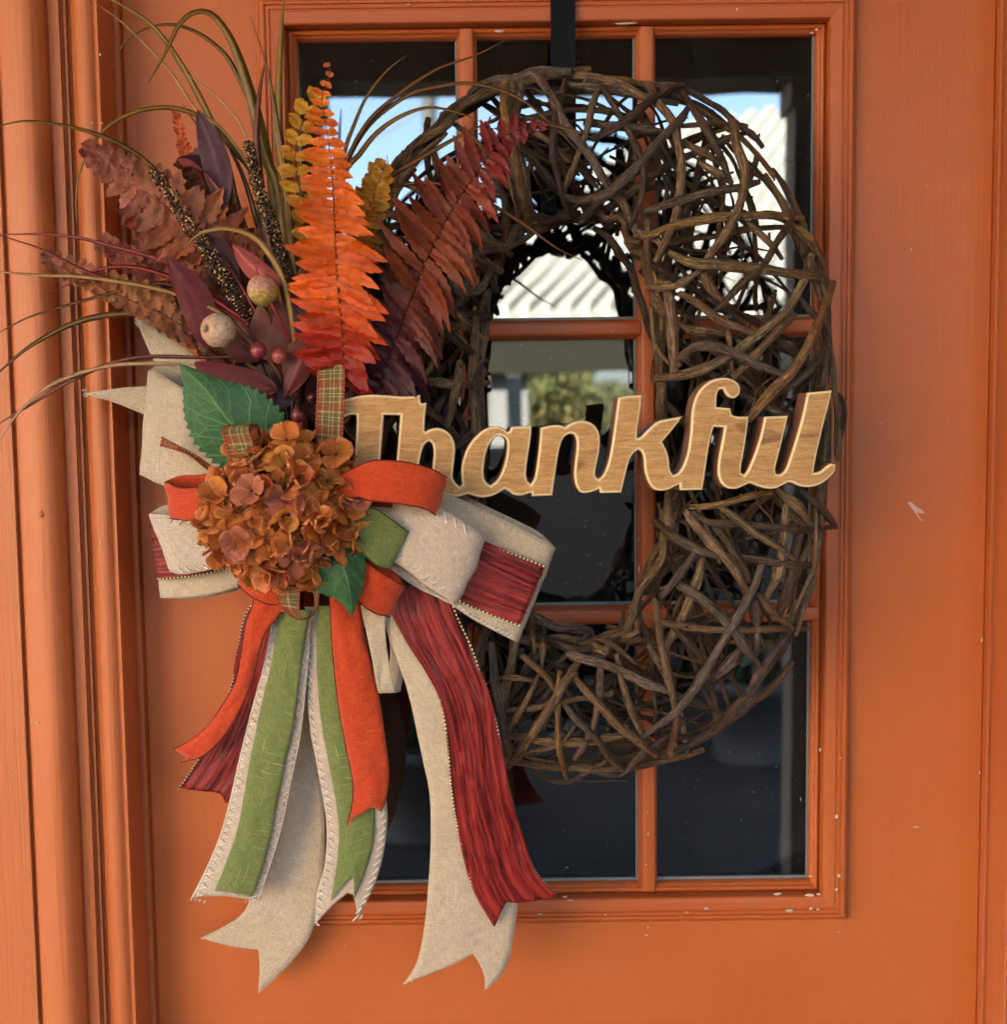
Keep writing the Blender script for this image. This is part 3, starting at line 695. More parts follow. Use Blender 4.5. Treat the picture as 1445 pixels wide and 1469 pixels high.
TR = [ # canes traced in the photograph: radius px, lift mm, points
 (6,8,[(672,136),(690,122),(709,115),(729,113),(754,115)]),
 (8,8,[(728,116),(740,112),(764,107),(775,117),(787,134),(799,152),(806,173),(826,196),(845,223),(861,250),(876,274)]),
 (7.5,9,[(782,112),(806,105),(841,109),(864,114),(894,124),(923,140),(952,150)]),
 (6,10,[(811,117),(799,157),(795,188),(795,227),(801,258),(810,291),(825,318)]),
 (8,7,[(724,118),(727,161),(735,200),(741,239),(750,280),(759,334)]),
 (8,9,[(833,317),(864,285),(894,260),(919,235),(942,206),(969,181),(987,155)]),
 (7,12,[(848,200),(876,188),(903,169),(932,146),(970,126),(979,123)]),
 (5,3,[(745,174),(787,163),(826,157),(864,159),(900,167)]),
 (5.5,11,[(858,119),(876,144),(894,173),(909,200),(920,231),(923,254),(921,278),(913,305),(905,326)]),
 (5.5,5,[(862,121),(849,161),(841,192),(828,223),(814,260),(809,288)]),
 (6,3,[(676,343),(690,347),(719,351),(748,345),(776,328)]),
 (6,3,[(766,192),(791,204),(816,230)]),
 (6,4,[(703,247),(719,277),(727,303),(725,346)]),
 (7,2,[(810,123),(864,126),(903,134),(942,144),(972,149)]),
 (7,0,[(838,176),(884,181),(923,186),(966,193)]),
 (6.5,10,[(972,126),(994,154),(1013,185),(1033,224),(1049,264)]),
 (7.5,6,[(928,120),(949,154),(967,177),(976,214),(977,245),(975,278),(969,313),(955,348),(941,374)]),
 (5,2,[(974,181),(1017,179),(1070,180)]),
 (8,11,[(1048,170),(1054,187),(1058,210),(1066,235),(1068,255),(1064,284),(1054,313),(1038,342),(1014,372)]),
 (7,9,[(924,303),(969,290),(1007,280),(1056,270),(1088,261)]),
 (7.5,7,[(926,340),(969,324),(1017,315),(1056,309),(1104,309),(1153,313)]),
 (7,3,[(980,203),(1007,216),(1034,235)]), (7,1,[(1003,231),(1021,245),(1049,262)]),
 (6.5,12,[(1141,300),(1131,324),(1114,348),(1104,365),(1091,386),(1069,406),(1046,427),(1027,446)]),
 (5,6,[(1098,249),(1114,274),(1128,302)]), (6,4,[(1071,317),(1098,344),(1122,372)]), (6,8,[(1134,319),(1159,340),(1179,364)]),
 (8.5,9,[(962,363),(994,378),(1046,382),(1095,388),(1143,394),(1180,403)]),
 (6.5,10,[(974,421),(1007,440),(1036,460),(1069,473),(1102,483)]),
 (8,12,[(977,511),(998,498),(1027,498),(1056,508),(1085,522),(1126,539)]),
 (8,6,[(938,543),(978,539),(1011,528),(1046,510),(1081,485),(1110,464),(1130,444),(1151,408),(1166,368)]),
 (7,9,[(1050,541),(1085,508),(1114,479),(1141,451)]),
 (9,13,[(1074,603),(1104,568),(1133,535),(1153,508),(1172,470),(1186,438),(1195,405)]),
 (6,8,[(1143,425),(1162,444),(1180,466),(1190,495),(1185,524),(1179,555)]),
 (7,5,[(1141,328),(1162,349),(1178,375),(1188,415)]),
 (6,8,[(928,413),(959,413),(984,402),(1007,387)]), (6,6,[(1113,568),(1143,549),(1162,530),(1184,501)]), (5,3,[(1061,564),(1089,578),(1136,599)]),
 (10,2,[(958,405),(963,450),(966,490),(968,540)]), (4,9,[(934,440),(938,485),(949,510),(969,529)]), (5,0,[(1044,455),(1049,504),(1054,545)]),
 (9,-3,[(1000,385),(1023,419),(1041,438)]), (8,-2,[(984,471),(1011,477),(1042,479)]),
 (4.5,-6,[(1193,558),(1207,571),(1211,592),(1207,620),(1199,650)]),
 (8,9,[(984,733),(1007,765),(1036,794),(1056,820),(1073,848)]), (6.5,11,[(1024,754),(1046,781),(1064,808),(1077,838)]),
 (8,6,[(938,746),(969,771),(996,785),(1027,796),(1066,800),(1104,806),(1143,810),(1170,810)]),
 (6,9,[(994,735),(1017,748),(1056,751),(1095,755),(1143,759),(1197,757)]), (6,6,[(990,727),(1027,725),(1066,715),(1107,708)]),
 (6,12,[(1031,727),(1066,752),(1095,771),(1124,790),(1143,806)]),
 (8.5,10,[(968,834),(998,854),(1027,878),(1050,901),(1069,922),(1090,957)]), (8,11,[(1000,788),(980,816),(965,839),(949,859)]),
 (7.5,13,[(1094,808),(1083,841),(1069,866),(1054,893),(1040,915),(1027,938),(1000,985),(970,1021),(946,1040),(922,1056)]),
 (8,3,[(1130,722),(1124,767),(1116,816),(1097,862)]), (9,2,[(1148,760),(1139,806),(1128,850),(1115,887)]),
 (4,9,[(1171,727),(1170,786),(1166,820),(1149,858),(1132,898)]), (6,7,[(1080,854),(1085,883),(1087,922),(1084,944)]),
 (6,8,[(926,883),(959,895),(1007,901),(1056,903),(1104,903),(1160,902)]), (5,5,[(962,892),(984,918),(1015,954)]),
 (6.5,10,[(939,860),(947,912),(957,960),(966,1000),(969,1040),(964,1085)]), (8,-4,[(1009,797),(998,839),(984,874),(957,930)]),
 (9,0,[(1068,925),(1048,946),(1020,975)]), (7,3,[(1126,917),(1095,957),(1075,990)]), (7,5,[(1087,851),(1108,878),(1136,901)]),
 (8,5,[(1113,702),(1135,719),(1155,740),(1166,755)]), (7,5,[(1147,702),(1174,725),(1199,755)]),
 (7.5,9,[(704,920),(711,977),(721,1035),(733,1097)]), (8.5,12,[(729,1100),(756,1064),(777,1035),(798,1000),(814,973),(828,950)]),
 (5.5,10,[(803,964),(800,1006),(801,1054),(806,1089),(813,1116)]), (7.5,12,[(821,965),(845,994),(868,1021),(893,1048),(919,1066),(942,1083)]),
 (6,9,[(804,1001),(826,1031),(851,1056),(874,1085),(896,1106)]), (8.5,9,[(815,938),(829,944),(864,952),(899,965),(932,981),(965,994)]),
 (6,11,[(884,940),(893,977),(905,1014),(920,1054)]), (6,8,[(749,941),(773,963),(797,993)]), (5,7,[(729,1049),(748,1019),(764,990),(772,968)]),
 (4.5,6,[(716,973),(744,973),(767,977)]), (7,4,[(862,957),(860,996),(851,1039),(837,1070),(825,1088)]),
 (5.5,2,[(724,1020),(767,1014),(810,1006),(845,1000),(878,995)]), (4.5,9,[(754,1080),(787,1074),(810,1062),(825,1041)]),
 (8,0,[(724,1055),(767,1060),(806,1064),(855,1064),(907,1051)]), (4.5,2,[(764,1102),(787,1118),(814,1121),(841,1109),(872,1091)]),
 (5,4,[(849,1107),(876,1111),(893,1109),(913,1089),(932,1074),(965,1054)]), (4.5,4,[(763,878),(765,909),(768,938)]), (5,4,[(782,899),(779,930),(776,961)]),
 (4.5,6,[(826,923),(857,917),(880,925),(912,951)]),
 (5,12,[(582,561),(605,542),(620,523),(630,501),(637,472)]), (6.5,7,[(603,544),(640,550),(671,553),(701,549)]),
 (6.5,5,[(610,461),(640,466),(667,470)]), (7,6,[(643,477),(664,496),(695,521)]), (8,9,[(660,518),(658,542),(651,570),(642,612)]),
 (9,0,[(682,455),(681,505),(678,542),(680,575),(684,640)]), (7,5,[(644,396),(658,420),(689,414),(705,389)]),
 (7,4,[(573,231),(600,206),(640,180),(668,150)]), (6,2,[(560,300),(590,240),(640,190)]),
]
for r_, lift, pts in TR:
    q = []; n = len(pts)
    for i, (x, y) in enumerate(pts):
        u = max(-1.0, min(1.0, ring_u(x, y))); dive = -5 if i in (0, n - 1) else 0
        q.append(P(x, y, WD + WH * math.sqrt(max(0, 1 - u * u)) + (lift * .62 - 2 + dive) / 1000))
    dk = min(1, sum(abs(ring_u(*p)) for p in pts) / n)
    cane(q, r_ * .00052 * .93, None, .0004)
def wild(t0, t1, p0, p1, r, rs=1.0, straight=.35, wob=0, seedn=0, collect=None):
    n = 9; A_ = [tor(t0 + (t1 - t0) * k / n, p0 + (p1 - p0) * k / n + wob * math.sin(k * 1.3 + seedn), rs) for k in range(n + 1)]
    c0, c1 = A_[0], A_[-1]
    B_ = [p.lerp(c0.lerp(c1, k / n), straight) for k, p in enumerate(A_)]
    cane(B_, r, collect=collect)
rw = random.Random(21)
pi = math.pi
for i in range(30):      # ropes along the outer rim
    t0 = i / 30 * 2 * pi + rw.uniform(-.1, .1); wild(t0, t0 + rw.uniform(.45, 1.0), rw.uniform(-.8, .7), rw.uniform(-.8, .7), rw.uniform(.0022, .0045), rw.uniform(.84, 1.02), .22, .12, i)
for i in range(34):      # twisted bundle on the inner rim
    t0 = i / 34 * 2 * pi + rw.uniform(-.1, .1); ph = pi + rw.uniform(-.6, .6); wild(t0, t0 + rw.uniform(.5, 1.1), ph, ph + rw.uniform(-.9, .9), rw.uniform(.0026, .0048), rw.uniform(.78, 1.04), .15, .16, i)
for i in range(36):      # back face of the tube
    t0 = i / 36 * 2 * pi + rw.uniform(-.1, .1); s = rw.choice((-1, 1)); wild(t0, t0 + s * rw.uniform(.2, .9), pi + .25, 2 * pi - .2, rw.uniform(.0020, .0036), .95, .7)
for i in range(14):      # front wraps that fill in between the traced ones, a little deeper
    t0 = i / 14 * 2 * pi + rw.uniform(-.1, .1); s = rw.choice((-1, 1)); wild(t0, t0 + s * rw.uniform(.25, .9), pi - .1, .1, rw.uniform(.0018, .0032), rw.uniform(.80, .97), .7)
for i in range(16):      # curls and side wraps on the hidden left limb
    t0 = pi * .62 + i / 16 * pi * .75; s = rw.choice((-1, 1)); wild(t0, t0 + s * rw.uniform(.1, .5), pi - .1, .1, rw.uniform(.003, .0042), .98, .4)
fine = MB(); BR_keep = BR; BR = [tuple(x * .62 for x in c[:3]) + (1,) for c in BR]  # bark colours darkened for inner twigs, painting shade deep in the tube
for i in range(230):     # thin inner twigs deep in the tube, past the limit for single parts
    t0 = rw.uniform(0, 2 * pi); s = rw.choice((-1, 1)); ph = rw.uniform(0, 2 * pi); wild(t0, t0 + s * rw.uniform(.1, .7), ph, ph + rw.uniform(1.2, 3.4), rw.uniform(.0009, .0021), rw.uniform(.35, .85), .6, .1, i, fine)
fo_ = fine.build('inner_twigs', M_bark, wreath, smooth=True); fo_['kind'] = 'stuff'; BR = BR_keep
# thin bark shreds and tendrils
for i in range(22):
    t0 = rw.uniform(0, 2 * pi); ph = rw.uniform(.2, 2.9); wild(t0, t0 + rw.uniform(-.25, .25), ph, ph + rw.uniform(-.8, .8), .0007, 1.03, .2, .06, i)

# ------------------------------------------------------------------ black hanger strip
hb = MB(); w2 = .0102
def strip(path, w0=w2, w1=w2, th=.0016, cx=None):
    n = len(path); V, F = [], []
    for i, (y, z) in enumerate(path):
        a = Vector((0, path[min(i + 1, n - 1)][0] - path[max(i - 1, 0)][0], path[min(i + 1, n - 1)][1] - path[max(i - 1, 0)][1])).normalized()
        nn = Vector((0, -a.z, a.y)) * th / 2; wd = w0 + (w1 - w0) * i / (n - 1)
        for s in (-1, 1):
            for k in (-1, 1): V.append((cx + s * wd, y + k * nn.y, z + k * nn.z))
    for i in range(n - 1):
        b_ = i * 4
        for a_, c_ in ((0, 1), (1, 3), (3, 2), (2, 0)): F.append((b_ + a_, b_ + c_, b_ + 4 + c_, b_ + 4 + a_))
    F += [(0, 2, 3, 1), (4 * n - 4, 4 * n - 3, 4 * n - 1, 4 * n - 2)]; return V, F
hx = P(808, 60, .014).x; z0 = P(808, 250, .014).z
V, F = strip([(.05, ZT - .06), (.05, ZT + .0022), (-.013, ZT + .0022), (-.0135, ZT - .02), (-.0136, 1.9), (-.0136, z0 + .02), (-.0138, z0)], cx=hx); hb.add(V, F)
hang = empty('wreath_hanger', (hx, -.014, ZT), 'black flat metal over the door hanger strip holding the wreath', 'hanger')
hb.build('strap', M_black, hang)
V, F = strip([(-.0155, z0 + .05), (-.0156, z0 - .02), (-.019, P(790, 322, .02).z), (-.03, P(790, 328, .03).z), (-.044, P(790, 322, .045).z), (-.052, P(790, 305, .05).z), (-.054, P(790, 270, .052).z)], .0062, .0058, .002, P(786, 250, .03).x)
hb = MB(); hb.add(V, F); hb.build('hook', M_black, hang)

# ================================================================== WORD SIGN
SN = Vector((math.sin(.075), -math.cos(.075), 0)); SX = Vector((math.cos(.075), math.sin(.075), 0)); SO = P(845, 640, .142)
def PS(x, y):
    r = (RT * ((x - 722.5) / FPX) + UP * (-(y - 734.5) / FPX) + FW); t = (SO - CAMP).dot(SN) / r.dot(SN); q = CAMP + r * t - SO
    return q.dot(SX), q.z
SG = [(480,585),(484,577),(495.9,572.4),(514.6,567.6),(535.4,566),(556,567.2),(576.9,569),(590.7,568.6),(603.6,566.3),(603.2,576.3),(605.3,578.8),(612.6,577.6),(610.5,595),(608.7,617),(610.8,619.2),(616.3,615.8),(626.7,613.2),(637.8,615.8),(648.2,624.4),(653.3,636.9),(653.3,650.7),(651.4,668),(649.5,683),(651.8,690.5),(659.2,697.8),(663,695),(661.8,683),(661.8,671.5),(664.5,657.6),(670.3,642.4),(678.8,630),(689.8,619.2),(700.9,613),(712,611.2),(721.7,613.8),(728.6,619.8),(731.6,618.2),(733.4,612.2),
(763.2,610.8),(762.9,623),(760.4,639.7),(757,661.8),(754.9,681.2),(756.8,690),(761.8,694.3),(766.6,688.1),(768.7,678.4),(772.9,650.7),(774.9,628.6),(776,613.6),(789.5,610.2),(803.3,609.2),(811.4,612.8),(815.2,609.4),(824.9,604.8),(836,603.3),(847,605.4),(855.4,611.5),(860.4,620.5),(862,631.3),(860.2,650.7),(856,668.7),(854,679.8),(855.5,685),(859.7,687),(865,682.6),(870.6,671.5),(875.2,654.9),(878.7,634.1),(882.2,609.2),(884.8,589.8),(887.4,570.7),(896.9,568),(921.8,566.3),(919.7,588.4),(914.9,617.5),(914.8,628),(919,627.9),(931.5,614.9),(943.9,604),(961.9,600.4),(979.9,597.4),(971.6,609.2),(960.6,623),(950.9,634.1),(956.4,643.8),(960.4,654.9),(961.9,675.6),(967.2,681.5),(972.8,679.4),(980.2,669.6),(986.9,650.7),(991,623),(992.2,599.2),(993.6,585.4),(997.7,570.1),(1005.8,556.5),(1019.7,545.4),(1037.6,541),(1051.5,543.3),(1061,550.8),(1063.7,559.1),(1060.4,568.4),(1052,572.6),(1043.6,568.6),(1037.6,558.2),(1032.6,559),(1029.3,566),(1028.6,584),(1048.7,585.6),(1050.8,595),(1058.4,597.8),(1075,597.5),(1073.4,613),(1069.5,640.7),(1064.5,667.4),(1063.6,677.8),(1068.3,681),(1074,673.9),(1084.7,647.6),(1093,620),(1097.6,597.8),
(1131.7,596.2),(1127.8,613),(1118.6,651.8),(1112.7,672.6),(1114.4,679.7),(1120,681),(1127.2,675.3),(1133,660.1),(1142.6,629.7),(1152.2,596.4),(1158.9,563.4),(1194.7,559.8),(1191.5,575.7),(1183.6,604.7),(1175.3,640.7),(1169.8,665.6),(1168.6,678.1),(1176.7,676.9),(1186.4,668.6),(1193.3,664.3),(1199.4,666.4),(1200,675.3),(1189.2,687.8),(1175.3,696.6),(1160.1,699.6),(1146.3,697.5),(1136.6,692),(1129.7,692.6),(1115.8,700.7),(1102,701.8),(1085.4,697),(1077.1,692.8),(1070.1,696.1),(1056.3,702.3),(1042.5,700.7),(1034,692.6),(1030,681),(1030.7,661.5),(1036.3,633.8),(1039.6,613.4),(1025.4,612.6),(1022.2,620),(1016.9,647.6),(1011.9,682.2),(1008.6,703),(976.1,703.7),(975.4,695.6),(972.2,696.2),(960.1,702.8),(947.7,704.7),(938,702.5),(930.1,692.3),(925,675.6),(924.2,657.6),(921.4,647.8),(916.3,645.2),(909.6,649.3),(902.8,661.8),(897.3,685.3),(892,706.8),(862.3,707.7),(859.5,701.4),(855.4,704),(844.3,707.5),(833.6,707.6),(826.8,699.2),(823.8,683.9),(824.9,664.6),(827.7,645.2),(828,631),(824.4,623.6),(818,621.9),(811,625.8),(805.8,634.1),(802.4,648),(800.6,657.6),(796.4,686.7),(792.9,710.9),(763.9,712.3),(762.5,707.5),(757.6,708.2),(749.3,711.4),(736.9,710.7),(730,704.9),(724.4,702.2),(717.5,706.1),(706.4,712.1),(692.6,714.5),(678.8,711.6),(671.8,708.4),(660,713),(648,713),(634,708),(624,697),(619.8,682),(620.4,670),(622.6,650.7),(621.6,638),(616.3,633.2),(610.1,636.5),(605.7,645.2),(602,663.2),(598,690),(595,712.6),(564,713),(566.2,690),(568.8,659),(571.3,636.9),(574.4,595.8),(551,595.4),(548,630),(545.9,658.3),(542,685),(540,713),(503,713),(506,680),(508.6,654.9),(510.8,623),(511.4,596),(505,594.9),(495.9,597.6),(486,603.5)]
HOLE = [(719.5,625.8),(714,625.6),(706.5,631.5),(700.5,641),(696.5,655.5),(694.3,672),(694,684),(697.5,691.5),(704,696.3),(711.5,691.5),(718.5,681),(724.5,664),(728,645),(728.2,635),(725.2,628.5)]
def smooth_outline(pts, it=2):
    """Chaikin rounding that keeps vertices with a hard turn"""
    keep = [None] * len(pts)
    for _ in range(it):
        n = len(pts); out = []; nk = []
        ang = []
        for i in range(n):
            a, b_, c = np.array(pts[i - 1]), np.array(pts[i]), np.array(pts[(i + 1) % n]); u, v = b_ - a, c - b_
            ang.append(abs(math.atan2(u[0] * v[1] - u[1] * v[0], u @ v)))
        for i in range(n):
            hard = keep[i] if keep[i] is not None else ang[i] > rad(52)
            a, b_, c = np.array(pts[i - 1]), np.array(pts[i]), np.array(pts[(i + 1) % n])
            if hard: out.append(tuple(b_)); nk.append(True)
            else:
                out.append(tuple(b_ + (a - b_) * .22)); nk.append(False); out.append(tuple(b_ + (c - b_) * .22)); nk.append(False)
        pts, keep = out, nk
    return pts
cu = bpy.data.curves.new('sign_outline', 'CURVE'); cu.dimensions = '2D'; cu.fill_mode = 'BOTH'
for lst in (SG, HOLE):
    ps = smooth_outline([PS(x, y) for x, y in lst]); sp = cu.splines.new('POLY'); sp.points.add(len(ps) - 1); sp.use_cyclic_u = True
    for q, (x, z) in zip(sp.points, ps): q.co = (x, z, 0, 1)
cu.extrude = .0092; cu.bevel_depth = .0017; cu.bevel_resolution = 2; cu.offset = -.0017
to = bpy.data.objects.new('tmp', cu); COL.objects.link(to); bpy.context.view_layer.update()
me = bpy.data.meshes.new_from_object(to.evaluated_get(bpy.context.evaluated_depsgraph_get()))
bpy.data.objects.remove(to)
nv = len(me.vertices); co = np.empty(nv * 3); me.vertices.foreach_get('co', co); co = co.reshape(-1, 3)
fz = co[:, 2] - co[:, 2].max()
W_ = np.array(SX)[None] * co[:, :1] + np.array((0, 0, 1.0))[None] * co[:, 1:2] + np.array(SN)[None] * fz[:, None]
me.vertices.foreach_set('co', W_.ravel()); me.update()
for mm in (M_wood, M_woodedge, M_woodside): me.materials.append(mm)
mi = []
for p in me.polygons:
    d = p.normal.dot(SN); mi.append(0 if d > .97 else (1 if d > .12 and sum(fz[v] for v in p.vertices) / len(p.vertices) > -.0021 else 2))
me.polygons.foreach_set('material_index', np.array(mi, dtype=np.int32)); me.polygons.foreach_set('use_smooth', np.zeros(len(mi), dtype=bool)); me.update()
sign = bpy.data.objects.new('word_sign', me); COL.objects.link(sign); sign.location = SO
tag(sign, 'cut out wooden script sign reading Thankful across the wreath, with pale edges', 'sign')
sgn_wire = None
# ================================================================== RIBBON BOW
class Surf:
    """ribbon surface through stations (xL, yL, dL, xR, yR, dR): photo pixels and millimetres in front of the door"""
    def __init__(s, st, n=10, nu=9, notch=0, notch_u=.5, cup=0, ripple=.0015, seed=0, skew=0):
        a = catmull(st, n); s.nu = nu
        Lp = np.array([tuple(P(r[0], r[1], r[2] / 1000)) for r in a]); Rp = np.array([tuple(P(r[3], r[4], r[5] / 1000)) for r in a])
        mid = (Lp + Rp) / 2; d = np.r_[0, np.cumsum(np.linalg.norm(np.diff(mid, axis=0), axis=1))]; s.L = d[-1]
        m = max(8, int(s.L / .004)); t = np.linspace(0, d[-1], m + 1)
        s.Lp = np.stack([np.interp(t, d, Lp[:, k]) for k in range(3)], 1); s.Rp = np.stack([np.interp(t, d, Rp[:, k]) for k in range(3)], 1)
        s.m = m; s.W = float(np.median(np.linalg.norm(s.Rp - s.Lp, axis=1)))
        tan = np.gradient((s.Lp + s.Rp) / 2, axis=0); wd = s.Rp - s.Lp; nn = np.cross(wd, tan); nn /= np.linalg.norm(nn, axis=1)[:, None] + 1e-12
        # keep the normals continuous
        if nn[0][1] > 0: nn = -nn
        for i in range(1, len(nn)):
            if nn[i] @ nn[i - 1] < 0: nn[i] = -nn[i]
        s.N = nn; s.notch, s.nuc, s.cup, s.rip, s.seed = notch, notch_u, cup, ripple, seed
    def at(s, u, q, lift=0.0):
        """u 0..1 across, q 0..1 along"""
        q = max(0.0, min(1.0, q)); f = q * s.m; i = min(int(f), s.m - 1); f -= i
        l = s.Lp[i] * (1 - f) + s.Lp[i + 1] * f; r = s.Rp[i] * (1 - f) + s.Rp[i + 1] * f; n = s.N[i] * (1 - f) + s.N[i + 1] * f
        w_ = s.cup * math.sin(math.pi * u) + s.rip * (mnoise.noise(Vector((u * 3 + s.seed * 7.1, q * s.L * 55, s.seed))) + .5 * mnoise.noise(Vector((u * 8 + s.seed, q * s.L * 140, 3.3))))
        return Vector(l * (1 - u) + r * u + n * (w_ + lift))
    def end(s, u):
        if not s.notch: return 1.0
        k = u / s.nuc if u < s.nuc else (1 - u) / (1 - s.nuc); return 1 - s.notch * k
    def mesh(s, name, mat, parent, lift=0.0, u0=0.0, u1=1.0, thick=.0005, pleat=0):
        V, U, F = [], [], []
        nu, m = (s.nu if not pleat else s.nu * 2), s.m
        for j in range(m + 1):
            for i in range(nu + 1):
                u = u0 + (u1 - u0) * i / nu; q = j / m * s.end(u)
                lf = lift
                if pleat: lf += pleat * (mnoise.noise(Vector((u * 9 + 5, q * s.L * 9, 2))) + .9 * (.5 - abs(mnoise.noise(Vector((u * 15 + 5 + 1.2 * mnoise.noise(Vector((u * 2, q * s.L * 25, 1))), q * s.L * 13, 7)))) * 1.8) + .35 * mnoise.noise(Vector((u * 34, q * s.L * 30, 4))))
                V.append(tuple(s.at(u, q, lf))); U.append((u * s.W, q * s.L))
        n = nu + 1
        F = [(j * n + i, j * n + i + 1, (j + 1) * n + i + 1, (j + 1) * n + i) for j in range(m) for i in range(nu)]
        o = obj(name, V, F, mat, parent, uv=U)
        if thick:
            so_ = o.modifiers.new('thickness', 'SOLIDIFY'); so_.thickness = thick; so_.offset = 0
        return o
    def edge(s, name, mat, parent, r=.0006, us=(0.012, .988), lift=.0003, q1=None):
        b = MB()
        for u in us:
            e = s.end(u) if q1 is None else q1; n = max(12, int(s.L / .003)); pts = [s.at(u, e * k / n, lift) for k in range(n + 1)]
            v, f, uv = tube_data(pts, lambda q: r, 5); b.add(v, f, uv)
        return b.build(name, mat, parent, smooth=True)
    def stitches(s, parent, kind, us=(.03, .97), step=.0036, ln=.07, q0=0.0, q1=1.0, name='stitching'):
        cnt = int(s.L * (q1 - q0) / step)
        for u in us:
            b = MB(); sg = 1 if u < .5 else -1
            if kind == 'zigzag':
                pts = [s.at(u + sg * (ln if k % 2 else 0), min(q0 + (q1 - q0) * k / cnt, s.end(u)), .0006) for k in range(cnt + 1)]
                v, f, uv = tube_data(pts, lambda q: .00042, 4); b.add(v, f, uv)
                pts = [s.at(u - sg * .012, min(q0 + (q1 - q0) * k / cnt, s.end(u)), .0005) for k in range(cnt + 1)]
                v, f, uv = tube_data(pts, lambda q: .00036, 4); b.add(v, f, uv)
            else:
                rr = random.Random(3)
                for k in range(0, cnt, 2):
                    q = q0 + (q1 - q0) * k / cnt; j = rr.uniform(-.01, .01)
                    pts = [s.at(u + j, q, .0010), s.at(u + sg * ln * .5, q + .004 / s.L * .6, .0014), s.at(u + sg * (ln + j), q + .004 / s.L, .0008)]
                    v, f, uv = tube_data(pts, lambda q: .00062, 5); b.add(v, f, uv)
            b.build(name, M_thread, parent, smooth=True)['kind'] = 'stuff'

def loop_st(front, fold=7, back_shift=(0, 0), back=None, gap=3):
    """front stations from the knot outwards, then a rounded fold and the return panel behind"""
    f = [tuple(s_) for s_ in front]; a, b_ = f[-2], f[-1]
    dx = ((b_[0] - a[0]) + (b_[3] - a[3])) / 2; dy = ((b_[1] - a[1]) + (b_[4] - a[4])) / 2; L = math.hypot(dx, dy); dx, dy = dx / L, dy / L
    D = fold; out = list(f)
    e = f[-1]; kx, ky = dx * D * .9, dy * D * .9
    out.append((e[0] + kx * .75, e[1] + ky * .75, e[2] - D * .55, e[3] + kx * .75, e[4] + ky * .75, e[5] - D * .55))
    out.append((e[0] + kx * .7, e[1] + ky * .7, e[2] - D * 1.5, e[3] + kx * .7, e[4] + ky * .7, e[5] - D * 1.5))
    sx, sy = back_shift
    for r in reversed(f[:-1] if back is None else back):
        out.append((r[0] + sx, r[1] + sy, min(r[2], e[2]) - 2 * D - gap, r[3] + sx, r[4] + sy, min(r[5], e[5]) - 2 * D - gap))
    return out
KN = P(418, 745, .150)
bow = empty('ribbon_bow', KN, 'large layered ribbon bow of beige burlap, orange, green and burgundy on the wreath', 'bow')
RL = {}
# --- tails, from the back forwards
s_ = Surf([(385,880,62,447,880,64),(385,960,58,450,980,60),(386,1060,48,458,1080,50),(387,1160,40,466,1180,42),(376,1240,34,464,1262,36),(352,1304,30,448,1335,30),(322,1328,28,414,1384,27),(289,1345,26,371,1425,25)], seed=1, notch=.085, notch_u=.55)
tag(s_.mesh('tail', M_burlap, bow), 'plain beige burlap tail hanging lowest on the left')
s_ = Surf([(372,858,88,430,870,88),(352,880,84,415,940,82),(340,935,76,402,1000,74),(330,990,66,388,1050,64),(302,1058,56,362,1100,54),(281,1094,50,345,1128,48),(256,1131,46,324,1153,44)], seed=2, notch=.05, notch_u=.8)
o = s_.mesh('tail', M_satin, bow, pleat=.0015); tag(o, 'burgundy crinkled satin tail on the left, mostly hidden'); s_.edge('gold_edge', M_gold, o, us=(.01,))
s_ = Surf([(392,868,112,446,880,112),(384,930,102,443,945,102),(363,1010,90,434,1040,90),(345,1080,80,424,1095,80),(321,1180,70,404,1190,68),(298,1240,62,384,1255,60),(275,1286,56,372,1292,54)], seed=3, notch=.02, cup=.002)
o = s_.mesh('tail', M_cream, bow); tag(o, 'oatmeal linen tail with a moss green ribbon laid on it, left'); s_.stitches(o, 'zigzag', ln=.12)
s_ = Surf([(399,868,115,446,875,115),(394,930,105,434,945,105),(376,1010,93,422,1040,93),(361,1080,83,409,1095,83),(343,1180,73,391,1190,71),(325,1235,66,376,1248,64),(308,1277,60,362,1286,58)], seed=3, notch=.012, cup=.002)
o = s_.mesh('tail', M_greenf, bow, lift=.0008); tag(o, 'moss green linen tail on the left'); s_.edge('edge_thread', M_greenedge, o, .0004)
s_ = Surf([(437,870,104,500,870,104),(440,950,96,505,960,96),(444,1040,86,519,1050,86),(457,1110,78,545,1105,78),(468,1180,72,556,1165,72),(466,1240,66,550,1225,66),(455,1280,62,536,1272,62),(452,1326,58,513,1318,60)], seed=4, notch=.11, notch_u=.6, cup=.002)
o = s_.mesh('tail', M_cream, bow); tag(o, 'oatmeal linen tail with a moss green ribbon laid on it, middle'); s_.stitches(o, 'blanket', ln=.09)
s_ = Surf([(456,868,107,500,870,107),(455,950,99,505,960,99),(462,1040,89,512,1050,89),(475,1110,81,528,1105,81),(486,1180,75,538,1165,75),(484,1235,69,532,1225,69),(475,1292,64,508,1290,64)], seed=4, notch=.10, notch_u=.6, cup=.002)
o = s_.mesh('tail', M_greenf, bow, lift=.0008); tag(o, 'moss green linen tail in the middle'); s_.edge('edge_thread', M_greenedge, o, .0004)
s_ = Surf([(574,840,132,640,840,134),(550,880,131,655,900,133),(571,949,130,682,965,132),(588,1002,128,700,1030,130),(602,1069,122,711,1090,124),(616,1138,112,725,1150,112),(618,1207,100,737,1215,100),(614,1277,90,743,1285,90),(608,1335,82,738,1335,82),(598,1380,76,726,1388,78),(580,1410,72,696,1420,76)], seed=5, notch=.105, notch_u=.58, nu=12, cup=.002)
o = s_.mesh('tail', M_burlap, bow); tag(o, 'wide beige burlap tail on the right with a forked end')
